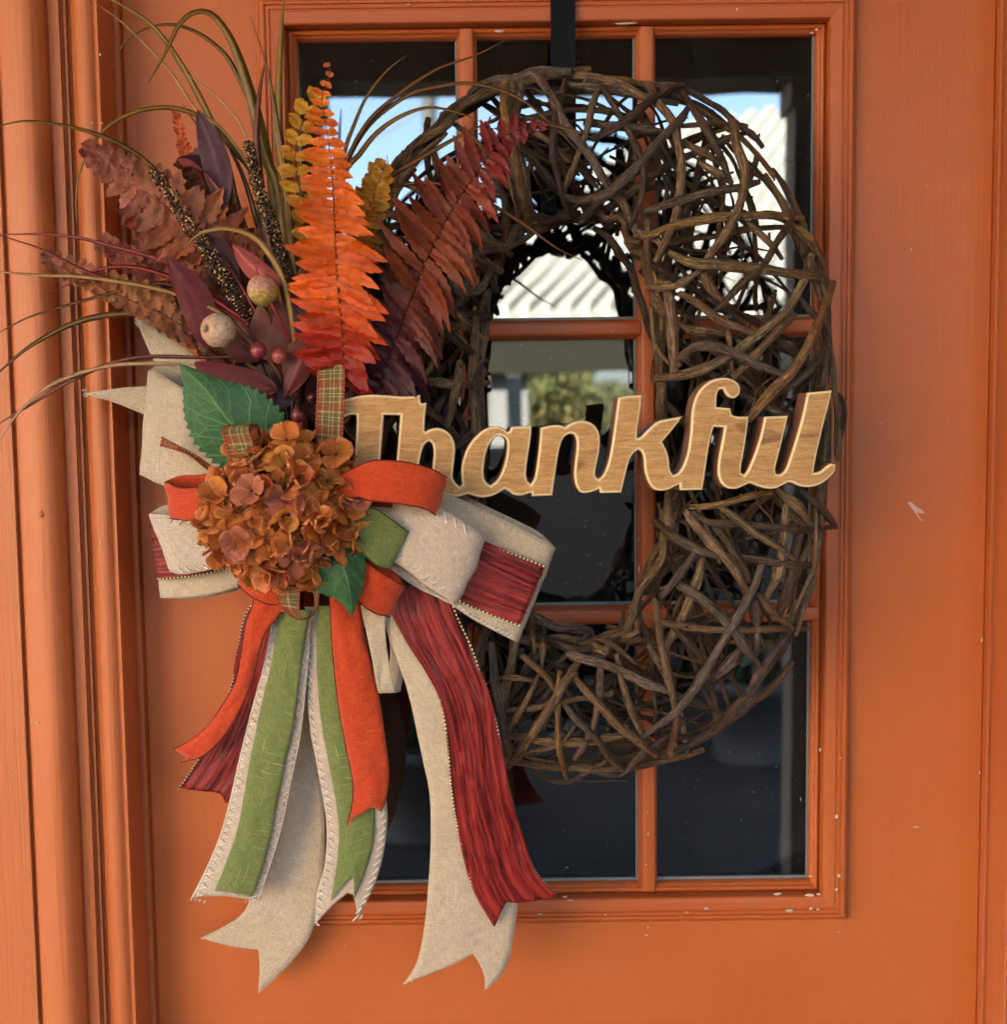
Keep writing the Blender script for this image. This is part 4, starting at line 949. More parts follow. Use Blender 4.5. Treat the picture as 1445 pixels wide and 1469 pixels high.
s_ = Surf([(560,840,138,640,840,140),(561,877,138,660,891,140),(585,922,137,677,927,139),(613,966,136,688,958,138),(632,1005,134,702,994,136),(641,1060,130,716,1050,131),(648,1138,119,733,1138,120),(660,1207,108,748,1190,109),(678,1272,98,767,1245,101),(709,1328,90,800,1283,94)], seed=6, notch=.055, notch_u=.35, nu=26, cup=.003)
o = s_.mesh('tail', M_satin, bow, lift=.001, pleat=.0022); tag(o, 'burgundy crinkled satin tail on the right'); s_.edge('gold_edge', M_gold, o, .00075)
s_ = Surf([(366,840,122,420,850,122),(362,868,120,401,882,120),(352,895,116,382,907,116),(345,940,108,371,942,108),(338,975,100,361,978,100),(322,1006,92,344,1019,92),(298,1040,84,322,1055,84),(272,1062,78,292,1084,78),(249,1074,73,260,1093,73)], seed=7, notch=.05, notch_u=.65, cup=.002)
o = s_.mesh('tail', M_orange, bow); tag(o, 'rust orange linen tail sweeping to the left'); s_.edge('edge_thread', M_darkedge, o, .0004)
s_ = Surf([(470,830,122,518,830,122),(473,870,122,517,872,122),(476,930,116,528,930,116),(483,1000,108,543,990,108),(494,1065,98,554,1060,98),(505,1120,90,559,1108,90),(504,1155,86,555,1145,86),(497,1184,83,547,1164,85)], seed=8, notch=.06, notch_u=.62, cup=.003)
o = s_.mesh('tail', M_orange, bow); tag(o, 'rust orange linen tail hanging in the middle'); s_.edge('edge_thread', M_darkedge, o, .0004)
# --- top left forked burlap end and its loop
s_ = Surf([(330,690,88,350,600,92),(290,645,84,330,570,88),(252,622,78,300,530,84),(213,598,74,262,497,80),(165,578,72,225,471,78),(120,565,72,193,450,78)], seed=9, notch=.40, notch_u=.47, nu=14)
tag(s_.mesh('tail', M_burlap, bow), 'beige burlap end with two points sticking out at the upper left')
s_ = Surf(loop_st([(350,600,112,350,700,112),(305,578,110,305,700,112),(262,556,106,268,698,108),(224,533,100,236,697,102),(218,533,95,206,683,96)], 6, (14, -14)), seed=10, nu=14)
o = s_.mesh('loop', M_burlap, bow); tag(o, 'beige burlap loop at the upper left')
# --- big right loops
s_ = Surf(loop_st([(560,680,150,540,800,150),(610,694,150,580,822,150),(660,716,148,625,852,148),(715,742,145,675,886,145),(765,767,143,715,908,143),(791,782,140,737,919,140)], 7, (6, -5)), seed=11, nu=14)
o = s_.mesh('loop', M_burlap, bow); tag(o, 'wide beige burlap loop on the right')
s_.stitches(o, 'running', us=(.985,), ln=.02, step=.002, q1=.45)
s_ = Surf([(575,735,156,556,790,156),(620,745,156,598,822,156),(660,760,154,632,846,154),(702,779,151,665,866,151),(745,797,148,708,884,148),(783,812,145,745,898,145)], seed=12, nu=22)
o = s_.mesh('loop', M_satin, bow, pleat=.002); tag(o, 'burgundy crinkled satin band on the right burlap loop'); s_.edge('gold_edge', M_gold, o, .00075)
s_ = Surf(loop_st([(545,690,164,520,780,164),(582,704,168,552,800,168),(612,718,171,580,815,171),(645,736,172,610,838,171),(676,756,170,635,855,169),(693,767,166,650,865,165)], 6, (3, 8)), seed=13, nu=12, cup=.002)
o = s_.mesh('loop', M_cream, bow); tag(o, 'oatmeal linen loop with blanket stitches on the right'); s_.stitches(o, 'blanket', q0=.12, q1=.42, ln=.10); 
s_ = Surf([(540,800,152,548,775,152),(590,838,155,600,815,155),(630,858,156,638,838,156),(654,869,156,660,850,156)], seed=14); o = s_.mesh('loop', M_cream, bow); tag(o, 'zigzag stitched underside of the right linen loop'); s_.stitches(o, 'zigzag', us=(.12,), ln=.5)
# --- big left loops
s_ = Surf(loop_st([(400,770,106,400,835,106),(350,780,104,350,840,104),(300,800,100,305,852,100),(262,810,94,268,857,94),(232,800,88,236,858,88)], 5, (10, 2)), seed=15, nu=10)
o = s_.mesh('loop', M_burlap, bow); tag(o, 'beige burlap loop on the lower left')
s_ = Surf([(400,745,114,400,800,114),(350,748,112,350,808,112),(300,750,108,303,822,108),(262,748,103,266,828,102),(221,757,96,231,831,96),(218,756,90,229,829,88),(250,750,82,252,826,80)], seed=16, nu=18)
o = s_.mesh('loop', M_satin, bow, pleat=.002); tag(o, 'burgundy crinkled satin loop on the lower left'); s_.edge('gold_edge', M_gold, o, .00075, us=(.988,))
s_ = Surf(loop_st([(390,745,128,390,800,128),(340,745,126,340,800,126),(300,744,124,306,816,124),(258,741,119,270,823,119),(232,738,115,255,823,115),(219,737,111,249,821,111)], 6, (6, -14)), seed=17, nu=12)
o = s_.mesh('loop', M_cream, bow); tag(o, 'oatmeal linen loop with blanket stitches on the left'); s_.stitches(o, 'blanket', q0=.08, q1=.42, ln=.10)
# --- small hanging burlap loop
s_ = Surf([(515,850,136,560,850,136),(522,890,136,553,890,136),(533,940,132,556,935,132),(541,985,128,566,988,128),(545,994,122,573,992,122),(552,985,114,576,985,114),(560,930,110,582,940,110),(545,870,106,580,870,106)], seed=18)
tag(s_.mesh('loop', M_burlap, bow), 'small beige burlap loop hanging behind the orange tail')
# --- green loops
s_ = Surf(loop_st([(490,705,184,480,780,184),(520,720,185,518,794,185),(545,733,184,535,808,183),(566,747,181,548,815,180),(583,760,178,555,816,177)], 6, (3, -8)), seed=19)
o = s_.mesh('loop', M_greenf, bow); tag(o, 'moss green linen loop on the right'); s_.edge('edge_thread', M_greenedge, o, .0004)
s_ = Surf(loop_st([(370,740,142,375,800,142),(335,742,140,345,806,138),(310,748,136,322,800,134),(294,754,132,306,785,130)], 5, (3, -5)), seed=20)
o = s_.mesh('loop', M_greenf, bow); tag(o, 'moss green linen loop on the left'); s_.edge('edge_thread', M_greenedge, o, .0004)
# --- orange loops
s_ = Surf(loop_st([(470,690,190,470,720,190),(510,670,194,512,714,194),(535,660,197,530,719,197),(565,660,198,562,722,197),(595,665,196,590,726,195),(622,673,192,610,731,191),(636,682,186,620,737,185)], 7, (4, 7)), seed=21, nu=12, cup=.0015)
o = s_.mesh('loop', M_orange, bow); tag(o, 'rust orange linen loop on the right over the wooden sign'); s_.edge('edge_thread', M_darkedge, o, .00045)
s_ = Surf(loop_st([(350,680,168,350,738,168),(312,692,166,316,741,166),(285,698,163,290,746,163),(258,699,158,266,747,157),(242,692,152,250,745,151)], 7, (2, -17)), seed=22, nu=12)
o = s_.mesh('loop', M_orange, bow); tag(o, 'rust orange linen loop on the left'); s_.edge('edge_thread', M_darkedge, o, .00045)
s_ = Surf(loop_st([(500,780,176,490,850,176),(520,800,177,510,860,177),(540,816,177,524,872,176),(560,828,174,541,882,173),(576,838,170,554,884,169)], 7, (6, -9)), seed=23)
o = s_.mesh('loop', M_orange, bow); tag(o, 'rust orange linen loop at the lower right of the flower'); s_.edge('edge_thread', M_darkedge, o, .00045)
s_ = Surf(loop_st([(420,808,142,410,865,142),(392,830,144,388,868,144),(370,824,144,368,860,143),(354,818,140,350,848,139),(346,820,136,344,840,135)], 5, (8, 10)), seed=24)
o = s_.mesh('loop', M_orange, bow); tag(o, 'rust orange linen loop at the lower left of the flower'); s_.edge('edge_thread', M_darkedge, o, .00045)
# --- plaid loops
s_ = Surf([(454,650,168,492,655,168),(453,615,166,492,620,166),(455,570,162,494,570,162),(456,535,157,495,532,157),(458,517,150,495,515,150),(458,514,143,493,513,143),(457,530,132,492,530,132),(454,600,122,490,600,122)], seed=25, ripple=.0003)
o = s_.mesh('loop', M_plaid, bow); tag(o, 'plaid loop standing up above the flower'); s_.edge('edge_cord', M_redcord, o, .00055)
s_ = Surf([(334,668,196,368,660,196),(330,655,198,366,650,198),(324,636,199,362,633,199),(319,622,196,357,618,196),(322,613,189,358,610,189),(334,611,180,366,609,180),(347,618,172,375,616,172),(352,640,166,380,640,166),(350,665,164,378,665,164)], seed=26, ripple=.0002)
o = s_.mesh('loop', M_plaid, bow); tag(o, 'plaid loop at the upper left of the flower'); s_.edge('edge_cord', M_redcord, o, .00055)
s_ = Surf([(402,810,176,436,812,176),(397,835,178,433,830,178),(397,855,177,430,855,177),(408,875,172,430,880,172),(428,888,164,440,888,164),(446,882,154,455,872,154),(452,860,146,458,850,146),(440,825,140,462,825,140)], seed=27, ripple=.0002)
o = s_.mesh('loop', M_plaid, bow); tag(o, 'plaid loop below the flower'); s_.edge('edge_cord', M_redcord, o, .00055)
s_ = Surf([(232,627,128,230,639,128),(252,638,130,250,645,132),(275,650,133,272,654,136),(296,664,136,292,670,139),(320,680,136,315,690,138)], seed=28, nu=4, ripple=.0004)
o = s_.mesh('tail', M_plaid, bow); tag(o, 'narrow plaid end pointing left, seen almost edge on'); s_.edge('edge_cord', M_redcord, o, .0006)
# frayed threads at the cut burlap ends
fb = MB(); rr = random.Random(5)
for (x0, y0, d0, x1, y1, d1, n, dx, dy) in [(124,556,72,126,573,72,14,-7,1),(192,451,78,200,470,78,10,-6,-4),(276,1286,56,296,1292,55,12,-4,5),(352,1290,55,366,1292,54,10,0,7),(581,1409,30,600,1400,31,10,-4,4),(292,1345,26,310,1342,26,8,-4,2),(520,1310,60,514,1318,60,7,0,6)]:
    for k in range(n):
        t_ = rr.random(); p0 = P(x0 + (x1 - x0) * t_, y0 + (y1 - y0) * t_, (d0 + (d1 - d0) * t_) / 1000); p1 = p0 + Vector((dx * rr.uniform(.5, 1.2), rr.uniform(-2, 2), -dy * rr.uniform(.4, 1.3) + rr.uniform(-2, 2))) * .00055
        v, f, u = tube_data([p0, (p0 + p1) / 2 + Vector((0, rr.uniform(-.001, .001), rr.uniform(-.0008, .0008))), p1], lambda q: .0002, 4); fb.add(v, f, u)
o = fb.build('loose_thread', M_thread, bow, smooth=True); o['kind'] = 'stuff'

# ================================================================== HYDRANGEA
HC = P(412, 734, .170)
hyd = empty('hydrangea_flower', HC, 'burnt orange hydrangea flower head at the centre of the bow', 'flower')
def petal_data(B, D, N, L, Wd, c0, c1, ce, cup, curl, rr, ns=8, nw=6):
    """one petal: base B, direction D, face normal N"""
    S = D.cross(N).normalized(); V, F, C = [], [], []; ph = rr.uniform(0, 6)
    for j in range(ns + 1):
        s = math.sin(j / ns * pi / 2) ** 1.1; k_ = min(1, s / .56)
        wd = Wd * (math.sqrt(max(.03, 1 - ((s - .56) / .445) ** 2)) if s > .56 else .2 + .8 * k_ * k_ * (3 - 2 * k_))
        for i in range(nw + 1):
            v = -1 + 2 * i / nw
            se = s - .05 * v * v * (s ** 2)
            z = cup * (v * v * .55 * wd / Wd + 0) * Wd + curl * L * (s ** 2) + .075 * L * math.sin(4.5 * v + ph + 4 * s) * s + .03 * L * math.sin(11 * v + ph * 2) * s * s
            V.append(tuple(B + D * (L * se) + S * (v * wd) + N * z))
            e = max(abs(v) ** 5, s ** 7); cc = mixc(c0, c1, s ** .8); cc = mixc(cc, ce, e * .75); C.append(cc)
    n = nw + 1; F = [(j * n + i, j * n + i + 1, (j + 1) * n + i + 1, (j + 1) * n + i) for j in range(ns) for i in range(nw)]
    petal_data.uv = [((-1 + 2 * i / nw) * .8 + ph, j / ns) for j in range(ns + 1) for i in range(nw + 1)]
    return V, F, C
HB = [rgb(228, 138, 66, .95), rgb(216, 122, 56, .95), rgb(240, 158, 74, .95), rgb(202, 108, 50, .95), rgb(232, 144, 80, .95)]; HP = [rgb(216, 128, 96, .85), rgb(208, 122, 98, .85)]
def floret(pos, N, L, pink, rr, openness=None):
    N = N.normalized(); U = N.orthogonal().normalized(); U = Matrix.Rotation(rr.uniform(0, 6.28), 3, N) @ U
    f = None; op = rr.uniform(.05, 1.0) if openness is None else openness
    cen = MB(); v, fc = sphere_data(pos + N * .0012, .0011, 7, 5); cen.add(v, fc, None, [rgb(120, 66, 44)] * len(v))
    st = [pos - N * .016, pos - N * .006, pos + N * .0005]; v, fc, u = tube_data(st, lambda q: .0006, 5); cen.add(v, fc, None, [rgb(120, 70, 40)] * len(v))
    fo = cen.build('floret', M_petal, hyd, smooth=True)
    base = rr.choice(HP if pink else HB); npet = 4 if rr.random() > .12 else 5
    for k in range(npet):
        a = 2 * math.pi * k / npet + rr.uniform(-.22, .22); D0 = Matrix.Rotation(a, 3, N) @ U; el = op + rr.uniform(-.18, .25)
        D = (D0 * math.cos(el) + N * math.sin(el) + Vector((rr.gauss(0, .12), rr.gauss(0, .12), rr.gauss(0, .12)))).normalized(); Np = (N * math.cos(el) - D0 * math.sin(el)).normalized()
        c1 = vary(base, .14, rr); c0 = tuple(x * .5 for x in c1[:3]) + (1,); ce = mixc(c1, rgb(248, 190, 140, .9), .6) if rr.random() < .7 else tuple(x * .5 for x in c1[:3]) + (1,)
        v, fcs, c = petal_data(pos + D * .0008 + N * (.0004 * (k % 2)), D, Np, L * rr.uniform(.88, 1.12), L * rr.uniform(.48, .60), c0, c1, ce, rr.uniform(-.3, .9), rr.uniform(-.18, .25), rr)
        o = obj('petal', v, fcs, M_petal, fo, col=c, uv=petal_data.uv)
rr = random.Random(12)
RX, RZ, RY = .0545, .0515, .044
def dome(th, ph, k=1.0):
    n = Vector((math.sin(th) * math.cos(ph), -math.cos(th), math.sin(th) * math.sin(ph)))
    return HC + Vector((n.x * RX, n.y * RY, n.z * RZ)) * k, n
expl = [(370,706,1,.15),(482,648,0,.3),(407,640,0,.4),(352,772,1,.3),(425,795,1,.3),(508,770,0,.4),(502,712,1,.4),(385,818,0,.4),(318,712,0,.5),(430,690,0,.9),(460,745,0,1.0)]
for x, y, pk, op in expl:
    q = P(x, y, .200); dx, dz = (q.x - HC.x) / RX, (q.z - HC.z) / RZ; r2 = min(.93, dx * dx + dz * dz); p_, n_ = dome(math.asin(math.sqrt(r2)), math.atan2(dz, dx), 1.0)
    nn = (n_ * .55 + Vector((0, -1, .1))).normalized() + Vector((rr.uniform(-.25, .25), 0, rr.uniform(-.25, .25)))
    floret(p_ + n_ * .004, nn, .0132, pk, rr, op)
cnt = 150; ga = pi * (3 - math.sqrt(5))
for i in range(cnt):
    th = math.acos(1 - (i + .5) / cnt * 1.12); ph = i * ga
    p_, n_ = dome(th, ph, rr.uniform(.78, 1.03)); nn = n_ + Vector((rr.uniform(-.95, .95), rr.uniform(-.3, .3), rr.uniform(-.95, .95)))
    floret(p_, nn, rr.uniform(.0110, .0150), rr.random() < .12, rr)
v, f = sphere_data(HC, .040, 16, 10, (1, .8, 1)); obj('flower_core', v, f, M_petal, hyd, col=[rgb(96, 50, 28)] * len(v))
# ================================================================== LEAVES
def loft_leaf(name, Lp, Mp, Rp, mat, parent=None, serr=0, nserr=14, col=None, cup=.002, seed=0, ns=40, nw=10, color_fn=None):
    """leaf between a left edge, a midrib and a right edge, each a list of (x px, y px, depth mm) from base to tip"""
    e = [resample(np.array([tuple(P(x, y, d / 1000)) for x, y, d in catmull(q, 8)]), ns + 1) for q in (Lp, Mp, Rp)]
    V, F, U, C = [], [], [], []
    for j in range(ns + 1):
        s = j / ns
        for i in range(nw + 1):
            v = -1 + 2 * i / nw; a, b_ = (e[1][j], e[0][j]) if v < 0 else (e[1][j], e[2][j])
            av = abs(v); k = av
            if serr and av > .8: k = av * (1 + serr * (((s * nserr) % 1.0) - .5) * (.3 + .7 * math.sin(pi * min(1, s + .05))))
            p = a + (b_ - a) * k; z = cup * (av ** 1.6) * math.sin(pi * min(.98, s + .04)) + .0012 * mnoise.noise(Vector((s * 3 + seed, v * 2, seed * 1.7)))
            side = .0009 * math.cos((s * 6.0 - av ** .8 * 2.2) * 2 * pi) * av * (1 - s) if mat is M_green else 0
            V.append((p[0], p[1] + z - side, p[2])); U.append((s, v)); C.append(color_fn(s, v) if color_fn else (1, 1, 1, 1))
    n = nw + 1; F = [(j * n + i, j * n + i + 1, (j + 1) * n + i + 1, (j + 1) * n + i) for j in range(ns) for i in range(nw)]
    return obj(name, V, F, mat, parent, uv=U, col=C)
def with_stem(o, pts, r=.0009, c=rgb(90, 110, 60)):
    tube('stem', [P(*q) for q in pts], r, M_grass, o, 6, color=c); return o
g1 = empty('hydrangea_leaf', P(400, 660, .15), 'large green serrated leaf above and left of the orange flower', 'leaf', None)
loft_leaf('blade', [(398,690,146),(352,682,150),(310,668,152),(277,636,154),(264,600,156),(262,568,158),(262,545,160),(256,521,160)],
          [(398,680,150),(365,645,158),(326,600,166),(297,561,168),(275,538,166),(256,521,160)],
          [(402,672,148),(412,636,152),(410,601,156),(392,576,159),(369,559,161),(346,551,162),(318,545,163),(285,531,163),(256,521,160)], M_green, g1, .15, 20, seed=1, ns=80)
with_stem(g1, [(398,680,.150),(412,700,.142),(420,720,.13)])
g2 = empty('hydrangea_leaf', P(470, 800, .15), 'smaller green serrated leaf below the orange flower pointing down', 'leaf', None)
loft_leaf('blade', [(462,775,184),(440,798,186),(428,822,186),(440,838,186),(456,850,186),(474,857,186),(490,866,186),(505,886,184)],
          [(478,772,188),(488,800,192),(497,830,192),(503,860,189),(505,886,184)],
          [(510,772,184),(523,790,184),(524,815,184),(522,838,184),(517,855,184),(511,870,184),(505,886,184)], M_green, g2, .15, 14, seed=4, ns=70)
with_stem(g2, [(478,772,.188),(465,758,.17),(450,750,.15)])

def simple_leaf(parent, base, tip, wpx, c0, c1, bend=0, cup=.003, seed=0, name='leaf', tw=0, shape=1.0, back=None):
    """oval leaf from base to tip (x, y, depth mm), half width wpx"""
    bx, by, bd = base; tx, ty, td = tip; dx, dy = tx - bx, ty - by; L = math.hypot(dx, dy); nx, ny = -dy / L, dx / L; NN = 12
    Lq, Mq, Rq = [], [], []
    for k in range(NN + 1):
        s = k / NN; w_ = wpx * math.sin(pi * s ** (.85 * shape)) ** .75 if 0 < k < NN else .3
        b_ = bend * math.sin(pi * s); x, y, d = bx + dx * s + nx * b_, by + dy * s + ny * b_, bd + (td - bd) * s
        Lq.append((x + nx * w_, y + ny * w_, d + tw * w_ * .5)); Mq.append((x, y, d)); Rq.append((x - nx * w_, y - ny * w_, d - tw * w_ * .5))
    return loft_leaf(name, Lq, Mq, Rq, M_leaf, parent, col=None, cup=cup, seed=seed, ns=18, nw=8, color_fn=lambda s, v: mixc(mixc(c0, c1, s), (c0[0] * 1.5, c0[1] * 1.9, c0[2] * 1.9, 1), .9 * max(0, 1 - abs(v) * 9) + .25 * max(0, abs(v) - .85) * 6 * .3))
BU, PU, DK, PK = rgb(118, 38, 44), rgb(104, 62, 78), rgb(62, 24, 36), rgb(190, 86, 88)
lv = empty('burgundy_leaf_spray', P(430, 620, .11), 'spray of burgundy and dusky purple oval leaves behind the berries', 'foliage')
LV = [((322,300,112),(283,158,120),17,PU,rgb(88,48,60),6), ((340,420,120),(296,318,128),18,DK,rgb(96,40,54),-4), ((405,412,132),(333,350,138),13,rgb(200,96,84),PK,-6),
      ((300,500,126),(240,368,136),20,BU,rgb(120,36,50),10), ((430,500,132),(440,368,138),22,rgb(98,58,74),rgb(112,74,88),8), ((505,545,128),(470,456,146),26,rgb(70,36,48),rgb(92,62,78),10),
      ((398,560,142),(278,520,150),24,rgb(96,30,36),rgb(132,46,50),-14), ((420,575,130),(305,565,138),20,DK,rgb(52,20,30),-6), ((425,520,130),(378,425,134),34,rgb(104,46,40),rgb(128,66,56),-8),
      ((370,520,122),(295,425,128),30,rgb(88,28,36),rgb(100,36,44),8), ((300,480,116),(270,345,118),22,DK,BU,-6), ((480,620,118),(462,520,122),30,rgb(84,24,34),rgb(70,20,30),0),
      ((520,600,112),(500,520,114),26,rgb(110,26,32),rgb(80,22,34),0), ((380,600,112),(420,500,116),36,rgb(58,20,28),rgb(74,26,34),0), ((420,600,108),(340,510,108),38,rgb(44,16,24),rgb(56,20,28),0),
      ((350,480,110),(330,360,112),30,rgb(80,34,40),rgb(100,44,50),0), ((560,580,104),(540,500,104),34,rgb(60,20,32),rgb(70,26,38),0), ((460,470,116),(432,380,118),26,rgb(84,36,40),rgb(110,50,46),0),
      ((402,470,118),(372,320,122),24,rgb(74,40,36),rgb(90,50,48),4), ((300,330,108),(345,430,112),24,rgb(92,60,62),rgb(84,44,52),0), ((372,690,120),(330,600,112),34,rgb(60,30,26),rgb(50,24,26),0)]
for i, (b_, t_, w_, c0, c1, bd_) in enumerate(LV):
    simple_leaf(lv, (b_[0], b_[1], b_[2] + (14 if i < 9 else 4)), (t_[0], t_[1], t_[2] + (14 if i < 9 else 4)), w_ * 1.22, c0, c1, bd_, seed=i, tw=R.uniform(-.12, .12), cup=R.uniform(-.001, .004))
# the large heart shaped leaf beside the berries and the folded two coloured leaf
loft_leaf('leaf', [(452,560,146),(440,520,150),(438,498,152),(428,478,152),(455,470,156)][:0] or [(407,570,150),(406,540,152),(410,515,153),(414,495,153),(432,478,152),(455,470,150)],
          [(408,570,150),(422,538,155),(434,510,157),(455,470,150)], [(410,570,150),(430,556,153),(446,535,155),(462,505,155),(466,490,153),(455,470,150)], M_leaf, lv, .03, 18, seed=31, color_fn=lambda s, v: mixc(mixc(rgb(112, 36, 44), rgb(128, 78, 70), s), rgb(168, 84, 84), max(0, 1 - abs(v) * 9) * .6))
loft_leaf('leaf', [(318,282,128),(312,268,132),(296,250,138),(278,240,140),(262,238,140),(254,228,138)], [(318,281,130),(300,258,130),(285,238,128),(268,227,130),(254,228,138)], [(320,279,128),(314,254,118),(302,232,114),(285,223,116),(268,223,122),(254,227,138)], M_leaf, lv, cup=0, seed=33,
          color_fn=lambda s, v: rgb(208, 112, 108) if v < -.02 else mixc(rgb(84, 92, 86), rgb(84, 58, 84), s * 1.4))
for pts in ([(322,300,.112),(345,380,.115),(390,470,.112),(430,600,.11)], [(405,412,.132),(415,470,.125),(425,560,.118)], [(300,500,.126),(340,530,.122),(400,590,.115)], [(505,545,.128),(480,590,.12)], [(430,500,.132),(432,560,.12)]):
    tube('stem', [P(*q) for q in pts], .0009, M_grass, lv, 6, color=rgb(96, 40, 36))
sg = empty('reddish_plaster_leaf', P(415, 475, .14), 'small crumpled red bud beside the upper plaid loop', 'bud')
b = MB(); rr = random.Random(4); c = P(466, 508, .150)
for k in range(9):
    D = Vector((rr.gauss(0, 1), -.6, rr.gauss(0, 1))).normalized(); N = D.orthogonal().normalized()
    v, f, cc = petal_data(c, D, N, .0055, .0024, rgb(150, 40, 30), rgb(205, 62, 46), rgb(220, 90, 70), .5, .3, rr, 4, 4); b.add(v, f, None, cc)
sg.name = 'flower_bud'; b.build('bud_scale', M_leaf, sg, smooth=True); v, f = sphere_data(c, .0022, 8, 6); obj('bud_eye', v, f, M_leaf, sg, col=[rgb(70, 24, 20)] * len(v))

# ================================================================== FERN FRONDS
def blade(B, D, N, L, Wd, c0, c1, bend, cup, rr, serr=0, tipk=.8, ns=12, nw=4, arch=0, twist=0):
    S = D.cross(N).normalized(); V, F, C, U = [], [], [], []; ph = rr.uniform(0, 6); curl = rr.uniform(-.12, .3)
    for j in range(ns + 1):
        s = j / ns; wd = Wd * min(1, (.62 + 1.5 * s)) * (1 - max(0, (s - tipk) / (1 - tipk)) ** 1.7) + Wd * .04
        tw_ = twist * s
        for i in range(nw + 1):
            v = -1 + 2 * i / nw; sv = S * math.cos(tw_) + N * math.sin(tw_); nv = N * math.cos(tw_) - S * math.sin(tw_)
            k = 1 + (serr * (1 if j % 2 else -1) if abs(v) > .9 else 0)
            p = B + D * (L * s) + S * (bend * L * s * s) + sv * (v * wd * k) + nv * (cup * wd * (abs(v) - .5) + .22 * wd * math.sin(6 * s + 3 * v + ph) + .16 * wd * math.sin(17 * s + 5 * v + ph * 3)) + N * (curl * L * s * s) + N * (arch * L * math.sin(pi * s * .9))
            V.append(tuple(p)); C.append(mixc(mixc(c0, c1, s), tuple(x * .55 for x in c0[:3]) + (1,), max(0, .55 - abs(v) * 4))); U.append((v * wd, L * s))
    n = nw + 1; F = [(j * n + i, j * n + i + 1, (j + 1) * n + i + 1, (j + 1) * n + i) for j in range(ns) for i in range(nw)]
    return V, F, C, U
def frond(label, rach, n, lenL, lenR, wid, angL, angR, cols, bendL=0, bendR=0, seed=0, tilt=0, cstem=rgb(90, 50, 34), serr=.12, tipdark=None, s0=.04, tipk=.8, stemr=.0011, arch=.03, face=0, wob=.12):
    """rach: (x, y, depth mm) base to tip; lengths in pixels as functions of s; angles from the growing direction"""
    rr = random.Random(seed); a = catmull(rach, 10); W3 = resample(np.array([tuple(P(x, y, d / 1000)) for x, y, d in a]), 81)
    root = empty('fern_frond', Vector(W3[0]), label, 'fern', None)
    tube('stem', W3, lambda s: stemr * (1 - .75 * s), M_leaf, root, 6, color=cstem)
    px = .00051
    for k in range(n):
        s = s0 + (1 - s0) * (k + .3) / n; f = s * 80; i = min(79, int(f)); f -= i
        B = Vector(W3[i] * (1 - f) + W3[i + 1] * f); T = Vector(W3[min(80, i + 2)] - W3[max(0, i - 2)]).normalized()
        N = Vector((face, -1, tilt)); N = (N - T * N.dot(T)).normalized(); S = T.cross(N).normalized()   # S points right of the growing direction
        for sd, ln, an, bn in ((-1, lenL, angL, bendL), (1, lenR, angR, bendR)):
            L = ln(s) * px * rr.uniform(.82, 1.12)
            if L < .0012: continue
            A_ = an(s) if callable(an) else an; A_ = rad(A_ + rr.uniform(-9, 9))
            D = (T * math.cos(A_) + S * sd * math.sin(A_) + N * rr.uniform(-wob, wob * 1.4)).normalized()
            c = vary(ramp(cols, s), .16, rr); c1 = tuple(x * .5 for x in c[:3]) + (1,) if tipdark and rr.random() < tipdark else vary(c, .2, rr)
            wd = (wid(s) if callable(wid) else wid) * px * rr.uniform(.85, 1.1)
            v, fc, cc, u = blade(B + N * .0004 * sd, D, N, L, wd / 2, c, c1, bn, .35, rr, serr, tipk, arch=arch, twist=rr.uniform(-.5, .5))
            obj('leaflet', v, fc, M_leaf, root, col=cc, uv=u)
    return root
OR, OR2, RD, YE, MU_ = rgb(246, 128, 34, .9), rgb(242, 106, 32, .9), rgb(158, 34, 28), rgb(214, 148, 32), rgb(178, 112, 24)
frond('vivid orange upright fern frond in front of the top left pane', [(492,560,150),(490,470,160),(484,400,166),(480,320,168),(476,240,164),(466,170,158),(462,140,154),(472,112,152),(474,100,152),(462,86,152)], 31,
      lambda s: ramp([(0, (50,)*4), (.12, (66,)*4), (.3, (70,)*4), (.5, (56,)*4), (.65, (42,)*4), (.8, (27,)*4), (.92, (11,)*4), (1, (4,)*4)], s)[0],
      lambda s: ramp([(0, (50,)*4), (.15, (66,)*4), (.35, (74,)*4), (.5, (58,)*4), (.62, (36,)*4), (.75, (20,)*4), (.9, (10,)*4), (1, (3,)*4)], s)[0],
      lambda s: 22 - 17 * s * s, lambda s: 86 - 8 * s, lambda s: 118 - 30 * s, [(0, RD), (.14, rgb(204, 54, 28)), (.3, OR2), (.6, rgb(244, 114, 38, .9)), (.85, OR), (1, rgb(220, 120, 60))], .08, .16, 3, cstem=rgb(150, 66, 30), serr=.09, tipk=.52, wob=.25)
frond('mustard yellow fern frond left of the orange one', [(478,420,140),(452,340,146),(430,270,146),(424,220,144),(440,160,142),(462,130,140)], 13, lambda s: 38 - 20 * s, lambda s: 36 - 16 * s, 17, 66, 76, [(0, MU_), (.5, YE), (1, rgb(228, 170, 40))], .1, .1, 4, cstem=rgb(90, 70, 30), tipk=.6)
frond('small mustard yellow fern frond right of the orange one', [(505,345,134),(525,310,140),(540,270,143),(553,236,143)], 9, lambda s: 42 - 22 * s, lambda s: 40 - 26 * s, 17, 62, 76, [(0, MU_), (.5, YE), (1, YE)], .1, .1, 5, cstem=rgb(110, 84, 70), tipk=.6)
